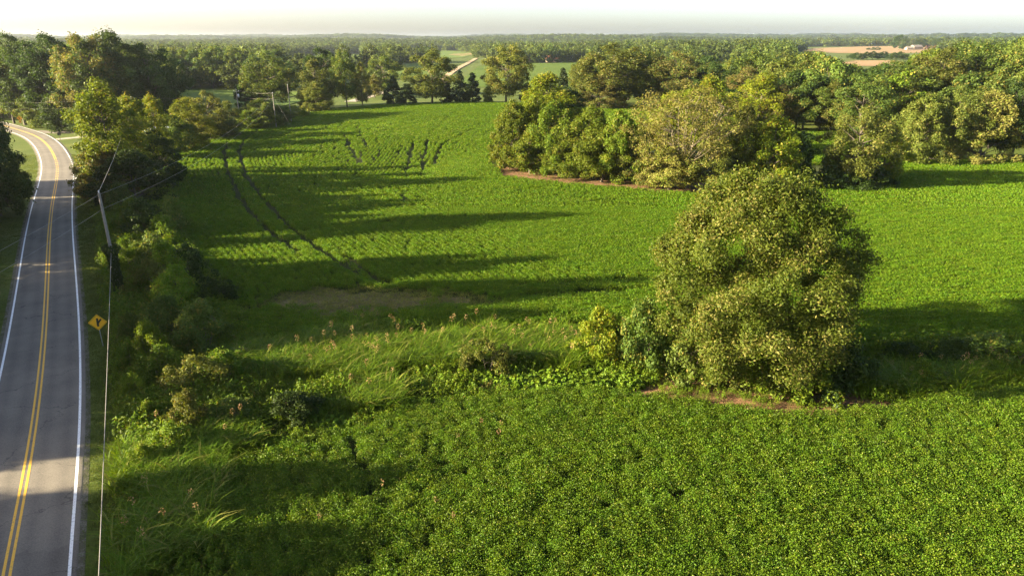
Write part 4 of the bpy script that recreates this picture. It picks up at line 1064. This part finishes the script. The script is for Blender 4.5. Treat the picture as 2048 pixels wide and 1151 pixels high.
S(335, 560, 490, 70, 'bush', 'weed', 'light green shrub between the pole and the large field')
S(322, 765, 690, 84, 'bush', 'verge', 'spreading green shrub beside the bronze-topped shrub')
S(262, 745, 690, 54, 'bush', 'verge', 'small verge shrub right behind the road sign')
S(345, 920, 850, 90, 'bush', 'verge', 'low green shrub where the tall grass meets the near crop')
S(275, 600, 535, 64, 'bush', 'verge', 'green shrub close against the vine-covered pole foot')
S(450, 770, 705, 100, 'bush', 'verge', 'mid-green bush between the bronze-topped shrub and the bright grass')
S(262, 545, 480, 60, 'bush', 'verge', 'green shrub on the verge above the vine-covered pole foot')
S(330, 500, 430, 80, 'bush', 'verge', 'wide green shrub below the dark hedge trees')
S(290, 950, 890, 60, 'bush', 'verge', 'low round verge shrub in the sunlit gap by the road')
# lone sorghum-like grass stalks standing out of the near field
def stalk(x, y, label):
    b = P(x, y); e = tag(empty('grass_clump', b, RS.uniform(0, 6)), label, 'grass')
    me = grass_mesh(int(x), 16, .8, 1.35, .06, .05, .95, heads=1)
    for m in (LEAF['grass'], LEAF['seed']): me.materials.append(m)
    link('stalk', me, e)
for x, y, lb in ((645, 1085, 'solitary tall grass clump in the shaded corner of the near field'), (770, 1015, 'tall grass clump by the dark gap in the near field'), (875, 1055, 'seed-headed grass clump in the middle of the near field'),
                 (910, 1075, 'small grass clump beside the seed-headed one'), (998, 905, 'reddish seed-headed grass stalk on the upper near field'), (1004, 885, 'yellow grass clump touching the reddish stalk'),
                 (915, 905, 'grass clump on the upper near field below the strip'), (962, 885, 'slim grass stalk high on the near field')): stalk(x, y, lb)

# ------------------------------------------------------------------ poles and wires
M_POLE = plain('weathered_wood', (.20, .175, .145), .85, noise=.35, scale=3); M_STEEL = plain('galvanised_steel', (.42, .43, .44), .45, .7, .1)
M_INS = plain('porcelain', (.55, .56, .58), .3); M_WIRE = plain('wire_aluminium', (.22, .20, .175), .5, .3, .05)
def pole(name, base, h, label, arm=None, transformer=False, r=.15, rz=0.0):
    e = tag(empty(name, base, rz), label, 'utility pole')
    t = Tubes(); t.add([(0, 0, -.4), (0, 0, h * .5), (0, 0, h)], [r, r * .85, r * .68], 10); link('pole_shaft', t.mesh('pole_shaft'), e, M_POLE)
    if arm:
        b = Boxes().box((0, -r * .8, h - .45), (arm, .10, .12)); c = link('crossarm', b.mesh('crossarm'), e, M_POLE)
        for s in (-1, 1):
            t = Tubes(); t.add([(s * (arm / 2 - .12), -r * .8, h - .39), (s * (arm / 2 - .12), -r * .8, h - .28), (s * (arm / 2 - .12), -r * .8, h - .17)], [.035, .06, .03], 8); link('insulator', t.mesh('insulator'), c, M_INS)
    t = Tubes(); t.add([(0, 0, h), (0, 0, h + .12), (0, 0, h + .24)], [.04, .07, .03], 8); link('insulator', t.mesh('insulator'), e, M_INS)
    if transformer:
        t = Tubes(); t.add([(r + .28, 0, h - 2.1), (r + .28, 0, h - 2.05), (r + .28, 0, h - 1.2), (r + .28, 0, h - 1.15)], [.2, .26, .26, .18], 12); link('transformer_can', t.mesh('transformer_can'), e, M_STEEL)
        t = Tubes(); t.add([(r + .28, 0, h - 1.15), (r + .28, 0, h - .95)], [.05, .03], 6); link('bushing', t.mesh('bushing'), e, M_INS)
    return e
def wire(name, a, b, sag, r, label, n=28):
    a = np.array(a); b = np.array(b); s = np.linspace(0, 1, n)[:, None]; p = a + (b - a) * s; p[:, 2] -= 4 * sag * (s * (1 - s))[:, 0]
    t = Tubes(); t.add(p, r, 5); tag(link(name, t.mesh(name), mat=M_WIRE), label, 'power line')
vb = P(243, 600); vz = 10.6
pole('utility_pole', vb, vz, 'weathered utility pole with its lower half smothered in vines', r=.17)
b = Boxes().box((0, 0, 0), (.25, .25, .3))
# the vine on it: a ragged column of leaves
rs = np.random.RandomState(77); nv = 5200; zv = rs.uniform(0, 1, nv) ** .9 * 5.6; av = rs.uniform(0, 6.28, nv)
rv = (.34 + .20 * noise2(zv * 3, av * 1.5, 1.0, 2) + .28 * np.exp(-((zv - 5.2) / .55) ** 2) + .18 * np.exp(-(zv / .8) ** 2)) * rs.uniform(.75, 1.1, nv)
pos = np.stack([rv * np.cos(av), rv * np.sin(av), zv], 1)
vm = np_mesh('vine', leaf_quads(pos, np.stack([np.cos(av), np.sin(av), .3 + 0 * av], 1) + rs.normal(size=(nv, 3)) * .45, .15 * rs.uniform(.7, 1.3, nv), .8, rs), np.arange(nv * 4).reshape(-1, 4), rs.uniform(0, 1, nv))
ve = tag(empty('climbing_vine', vb), 'dark leafy vine wrapped around the foot of the weathered utility pole', 'vine')
link('foliage', vm, ve, LEAF['dark'])
t = Tubes(); t.add([(.2, .05, 0), (.19, .12, 1.5), (.05, .21, 3.2), (-.14, .16, 5.2)], [.05, .04, .03, .015], 6); link('stem', t.mesh('vine_stem'), ve, BARK)
def at_z(x, y, z):
    dx, fy, dz = ray(x, y); t = (z - CAMZ) / dz; return np.array([dx * t, fy * t])
def pole_at(x, ytop, h, label, **k):
    q = at_z(x, ytop, h + 1.0)
    g = float(H(*q)); q = at_z(x, ytop, h + g); g = float(H(*q))
    pole('utility_pole', (q[0], q[1], g), h, label, **k); return np.array([q[0], q[1], g + h])
A2 = pole_at(262, 195, 10.2, 'utility pole with short crossarm rising from the hedge trees', arm=1.6, rz=.4)
A3 = pole_at(472, 180, 9.6, 'utility pole with transformer beside the olive hedge tree', arm=1.5, transformer=True, rz=.2)
A4 = pole_at(545, 187, 9.4, 'guyed utility pole above the hedge corner', r=.11)
A5 = pole_at(575, 170, 10.6, 'lone tall utility pole behind the hedge corner', r=.12)
VT = np.array([vb[0], vb[1], vb[2] + vz])
wire('road_wire', VT + [0, 0, .1], A2 + [0, 0, .1], 1.2, .018, 'pale wire running along the road to the hedge pole')
wire('road_wire', vb + np.array([0, 0, 5.0]), np.array([.1, -9, 4.7]), .4, .018, 'pale wire dropping towards the viewer beside the road')
nearp = np.array([-34.5, -6.0, 9.8])
wire('field_wire', VT + [0, 0, -.15], A4 + [0, 0, .1], 2.2, .012, 'upper wire crossing the corner of the large field')
wire('field_wire', VT + [.1, 0, -1.5], A4 + [0, 0, -1.6], 2.2, .012, 'lower wire crossing the corner of the large field')
wire('field_wire', VT + [0, 0, -.15], nearp, 1.3, .011, 'upper wire crossing the road from the vine-covered pole')
wire('field_wire', VT + [.1, 0, -1.5], nearp + [0, 0, -1.5], 1.3, .011, 'lower wire crossing the road from the vine-covered pole')
wire('hedge_wire', A3 + [0, 0, .1], A4 + [0, 0, .1], .5, .016, 'upper wire between the transformer pole and the guyed pole')
wire('hedge_wire', A3 + [0, 0, -1.5], A4 + [0, 0, -1.4], .5, .016, 'lower wire between the transformer pole and the guyed pole')
wire('hedge_wire', A2 + [0, 0, .1], A3 + [0, 0, .1], 1.2, .014, 'wire from the hedge pole to the transformer pole')
wire('guy_wire', A4 + [0, 0, -.8], A4 + [5, -1.5, -A4[2] + float(H(A4[0] + 5, A4[1] - 1.5))], 0, .014, 'guy wire slanting down from the guyed pole')
wire('wood_wire', A2 + [0, 0, 0], A2 + [-70, 14, -1], 1.5, .005, 'wire passing in front of the west wood')
wire('wood_wire', A2 + [0, 0, -1.4], A2 + [-70, 14, -2.6], 1.5, .005, 'lower wire passing in front of the west wood')

# ------------------------------------------------------------------ signs and mailboxes
M_SIGN = plain('sign_yellow', (.92, .47, .012), .45, noise=.05); M_BLACK = plain('sign_black', (.012, .012, .012), .5); M_ORANGE = plain('sign_orange_yellow', (.85, .36, .01), .45, noise=.04)
def diamond(s, t):
    b = Boxes(); r = .06; p = []
    for k in range(4):
        a = k * math.pi / 2; c = np.array([math.cos(a), math.sin(a)]) * (s - r * 1.2)
        for j in (-1, 0, 1): p.append((c[0] + r * math.cos(a + j * .7), c[1] + r * math.sin(a + j * .7)))
    return b.prism([(x, z) for x, z in p][::-1], -t / 2, t / 2)
def bar(bx, p, q, w, y0, y1):
    p = np.array(p, float); q = np.array(q, float); d = (q - p) / np.linalg.norm(q - p); n = np.array([-d[1], d[0]]) * w / 2
    bx.prism([tuple(p - n), tuple(q - n), tuple(q + n), tuple(p + n)], y0, y1)
def sign(base, zc, s, rz, mat, strokes, label, name='warning_sign', plaque=False, roll=0.0):
    e = tag(empty(name, base, rz), label, 'road sign')
    t = Boxes().box((0, .05, (zc + s * .6) / 2), (.06, .04, zc + s * .6)); link('post', t.mesh('post'), e, M_STEEL)
    pl = link('sign_plate', diamond(s, .012).mesh('sign_plate'), e, mat); pl.location = (0, .01, zc); pl.rotation_euler = (0, roll, 0)
    # thin black border just inside the edge
    bd = Boxes(); k = s * .90
    for a in range(4):
        p = (k * math.cos(a * math.pi / 2), k * math.sin(a * math.pi / 2)); q = (k * math.cos((a + 1) * math.pi / 2), k * math.sin((a + 1) * math.pi / 2)); bar(bd, p, q, s * .022, -.0115, -.0075)
    link('border', bd.mesh('border'), pl, M_BLACK)
    sy = Boxes()
    for i, (p, q, w) in enumerate(strokes): bar(sy, p, q, w, -.0125 - .0015 * i, -.0075)
    link('symbol', sy.mesh('symbol'), pl, M_BLACK)
    if plaque:
        b = Boxes().box((0, 0, zc - s - .28), (.56, .012, .52)); q = link('speed_plaque', b.mesh('speed_plaque'), e, mat); q.location = (0, .008, 0)
        b = Boxes(); b.box((-.11, -.0085, zc - s - .26), (.13, .006, .26)); b.box((.11, -.0085, zc - s - .26), (.13, .006, .26)); link('plaque_marks', b.mesh('plaque_marks'), q, M_BLACK)
sb = P(206, 692)
sign(sb, 2.15, .69, math.radians(20), M_SIGN, [((.0, -.36), (.0, .36), .155), ((.0, -.10), (.27, .27), .135)], 'yellow diamond side-road warning sign with black branching symbol', roll=math.radians(3))
fb = P(44, 257.5)
sign(fb, 2.9, .72, math.radians(30), M_ORANGE, [((.06, -.34), (.06, -.06), .14), ((.06, -.06), (-.14, .14), .14), ((-.14, .14), (-.14, .34), .14)], 'orange-yellow curve warning sign with plaque at the far bend', plaque=True)
def mailbox(base, h, mat, label, w=.22, l=.5, rz=0.):
    e = tag(empty('mailbox', base, rz), label, 'mailbox')
    link('post', Boxes().box((0, 0, h / 2), (.10, .10, h)).mesh('post'), e, M_POLE)
    pr = [(-w, 0), (w, 0), (w, w)] + [(w * math.cos(a), w + w * math.sin(a)) for a in np.linspace(.35, math.pi - .35, 7)] + [(-w, w)]
    b = Boxes().prism(pr, -l, l); o = link('box', b.mesh('box'), e, mat); o.location = (0, 0, h)
    b = Boxes().box((w + .02, .1, h + .28), (.02, .06, .22)); link('flag', b.mesh('flag'), e, plain('flag_red', (.4, .03, .02)))
mailbox(P(121, 280.5), 1.3, plain('mailbox_black', (.02, .02, .022), .4), 'black mailbox on a post beside the gravel drive', .34, .6, .5)
mailbox(P(111, 261), 2.0, plain('mailbox_grey', (.55, .56, .55), .4), 'pale grey box on a tall post below the west wood', .36, .55, .2)

# ------------------------------------------------------------------ buildings
M_WALLW = plain('white_siding', (.5, .5, .5), .7, noise=.05); M_ROOFW = plain('pale_metal_roof', (.66, .69, .73), .4, .2, .08); M_ROOFR = plain('red_brown_roof', (.30, .12, .07), .8); M_BRICK = plain('brick_wall', (.34, .16, .10), .85, noise=.2)
M_GLASS = plain('window_glass', (.03, .04, .05), .1); M_TIN = plain('grey_roof', (.20, .17, .14), .6); M_TAN = plain('tan_siding', (.30, .23, .16), .8)
def house(name, base, rz, L, Wd, h, rh, wall, roof, label, chimney=False):
    e = tag(empty(name, base, rz), label, 'building')
    link('wall', Boxes().box((0, 0, h / 2 - .3), (L, Wd, h + .6)).mesh('wall'), e, wall)
    g = Boxes(); g.prism([(-Wd / 2 + .003, h), (Wd / 2 - .003, h), (0, h + rh - .05)], -L / 2 + .003, L / 2 - .003); o = link('gable', g.mesh('gable'), e, wall); o.rotation_euler = (0, 0, math.pi / 2)
    ov = .45; sl = rh / (Wd / 2); r = Boxes()
    r.prism([(-Wd / 2 - ov, h - ov * sl), (0, h + rh), (0, h + rh + .16), (-Wd / 2 - ov, h - ov * sl + .16)], -L / 2 - ov, L / 2 + ov)
    r.prism([(Wd / 2 + ov, h - ov * sl), (Wd / 2 + ov, h - ov * sl + .16), (.002, h + rh + .16), (.002, h + rh)], -L / 2 - ov, L / 2 + ov)
    o = link('roof', r.mesh('roof'), e, roof); o.rotation_euler = (0, 0, math.pi / 2)
    if chimney: link('chimney', Boxes().box((L * .2, .6, h + rh + .3), (.8, .8, 1.8)).mesh('chimney'), o, M_BRICK).rotation_euler = (0, 0, -math.pi / 2)
    for s in (-1, 1):
        for k in (-.3, .3):
            w = link('window', Boxes().box((L * k, s * Wd / 2, h * .55), (1.1, .1, 1.2)).mesh('window'), e, M_WALLW); link('pane', Boxes().box((L * k, s * (Wd / 2 + .05), h * .55), (.9, .04, 1.0)).mesh('pane'), w, M_GLASS)
    d = link('door', Boxes().box((0, -Wd / 2, 1.05), (1.0, .1, 2.1)).mesh('door'), e, M_TAN)
    return e
def hx(x, y): q = P(x, y); return q
house('shed', hx(322, 287), .5, 6, 4.5, 2.6, 1.2, M_WALLW, M_ROOFW, 'small white shed showing between the hedge trees')
house('farmhouse', hx(1058, 124), .2, 16, 9, 4, 3, M_BRICK, M_ROOFR, 'red-roofed farmhouse at the far edge of the row-crop field')
house('farmhouse', hx(1107, 125), -.3, 15, 9, 4, 3, M_TAN, M_ROOFR, 'tan farmhouse beside the far trees of the row-crop field')
house('barn', hx(1832, 99), .3, 22, 11, 5, 3.5, M_TAN, M_TIN, 'tan barn with grey roof on the far harvested field')
house('barn', hx(1862, 97.5), -.2, 20, 10, 4.5, 3.5, M_BRICK, M_ROOFR, 'red-brown barn beside the tan barn on the harvested field')
house('farmhouse', hx(1818, 100), .1, 14, 8, 3.5, 3, M_TAN, M_TIN, 'tan farmhouse beside the big solitary field tree')
house('farmhouse', hx(497, 99), .1, 26, 14, 8, 5, M_TAN, M_ROOFR, 'pale roof peeping out of the wooded hillside')
# water tower
q = P(1957, 80); q = np.array([2350 * (1957 - 1024) / F * 1.06, 2350 * 1.0, 0]); q[2] = float(H(q[0], q[1]))
zt = 24 + 21.0 - q[2]
e = tag(empty('water_tower', q), 'tiny white water tower on the horizon', 'water tower')
t = Tubes(); t.add([(0, 0, zt - 11), (0, 0, zt - 10), (0, 0, zt - 6), (0, 0, zt - 2), (0, 0, zt)], [2, 6, 8, 6.5, 1], 16); link('tank', t.mesh('tank'), e, M_WALLW)
for k in range(4):
    a = k * math.pi / 2; t = Tubes(); t.add([(6 * math.cos(a), 6 * math.sin(a), 0), (5 * math.cos(a), 5 * math.sin(a), zt - 8)], [.5, .5], 6); link('leg', t.mesh('leg'), e, M_WALLW)
# field tree by the far farm and hedge strip between the tan fields
T(1800, 101, 71, 26, 'fartree', 'dark', 'big solitary dark tree by the far farm')
T(1842, 98, 78, 24, 'fartree', 'dark', 'dark tree behind the far barns')
T(1880, 98, 77, 28, 'fartree', 'dark', 'dark round tree past the far barns')
for i in range(11):
    T(1702 + i * 11, 119.5 + RS.uniform(-1, 1), 104 + RS.uniform(-2, 5), 17, 'fartree', 'dark', 'dark tree in the hedge between the tan fields', group='hedge between the tan fields')
for i in range(3): T(1738 + i * 9, 100 + i * .2, 96 - i, 9, 'bush', 'dark', 'tiny dark shrub on the tan field', 'shrub', 'shrub', group='shrubs on the tan field')

# ------------------------------------------------------------------ haze
hz_me = Boxes().box((0, 4500, 19), (17600, 10400, 90)).mesh('haze')
M_HAZE = bpy.data.materials.new('haze'); M_HAZE.use_nodes = True; n_ = M_HAZE.node_tree.nodes; n_.remove(n_['Principled BSDF'])
pv = n_.new('ShaderNodeVolumePrincipled'); pv.inputs['Density'].default_value = HAZE; pv.inputs['Color'].default_value = (.86, .90, .95, 1); pv.inputs['Anisotropy'].default_value = .7
M_HAZE.node_tree.links.new(pv.outputs[0], n_['Material Output'].inputs['Volume'])
tag(link('haze', hz_me, mat=M_HAZE), 'thin pale summer haze over the whole farmland', 'haze', kind='stuff')
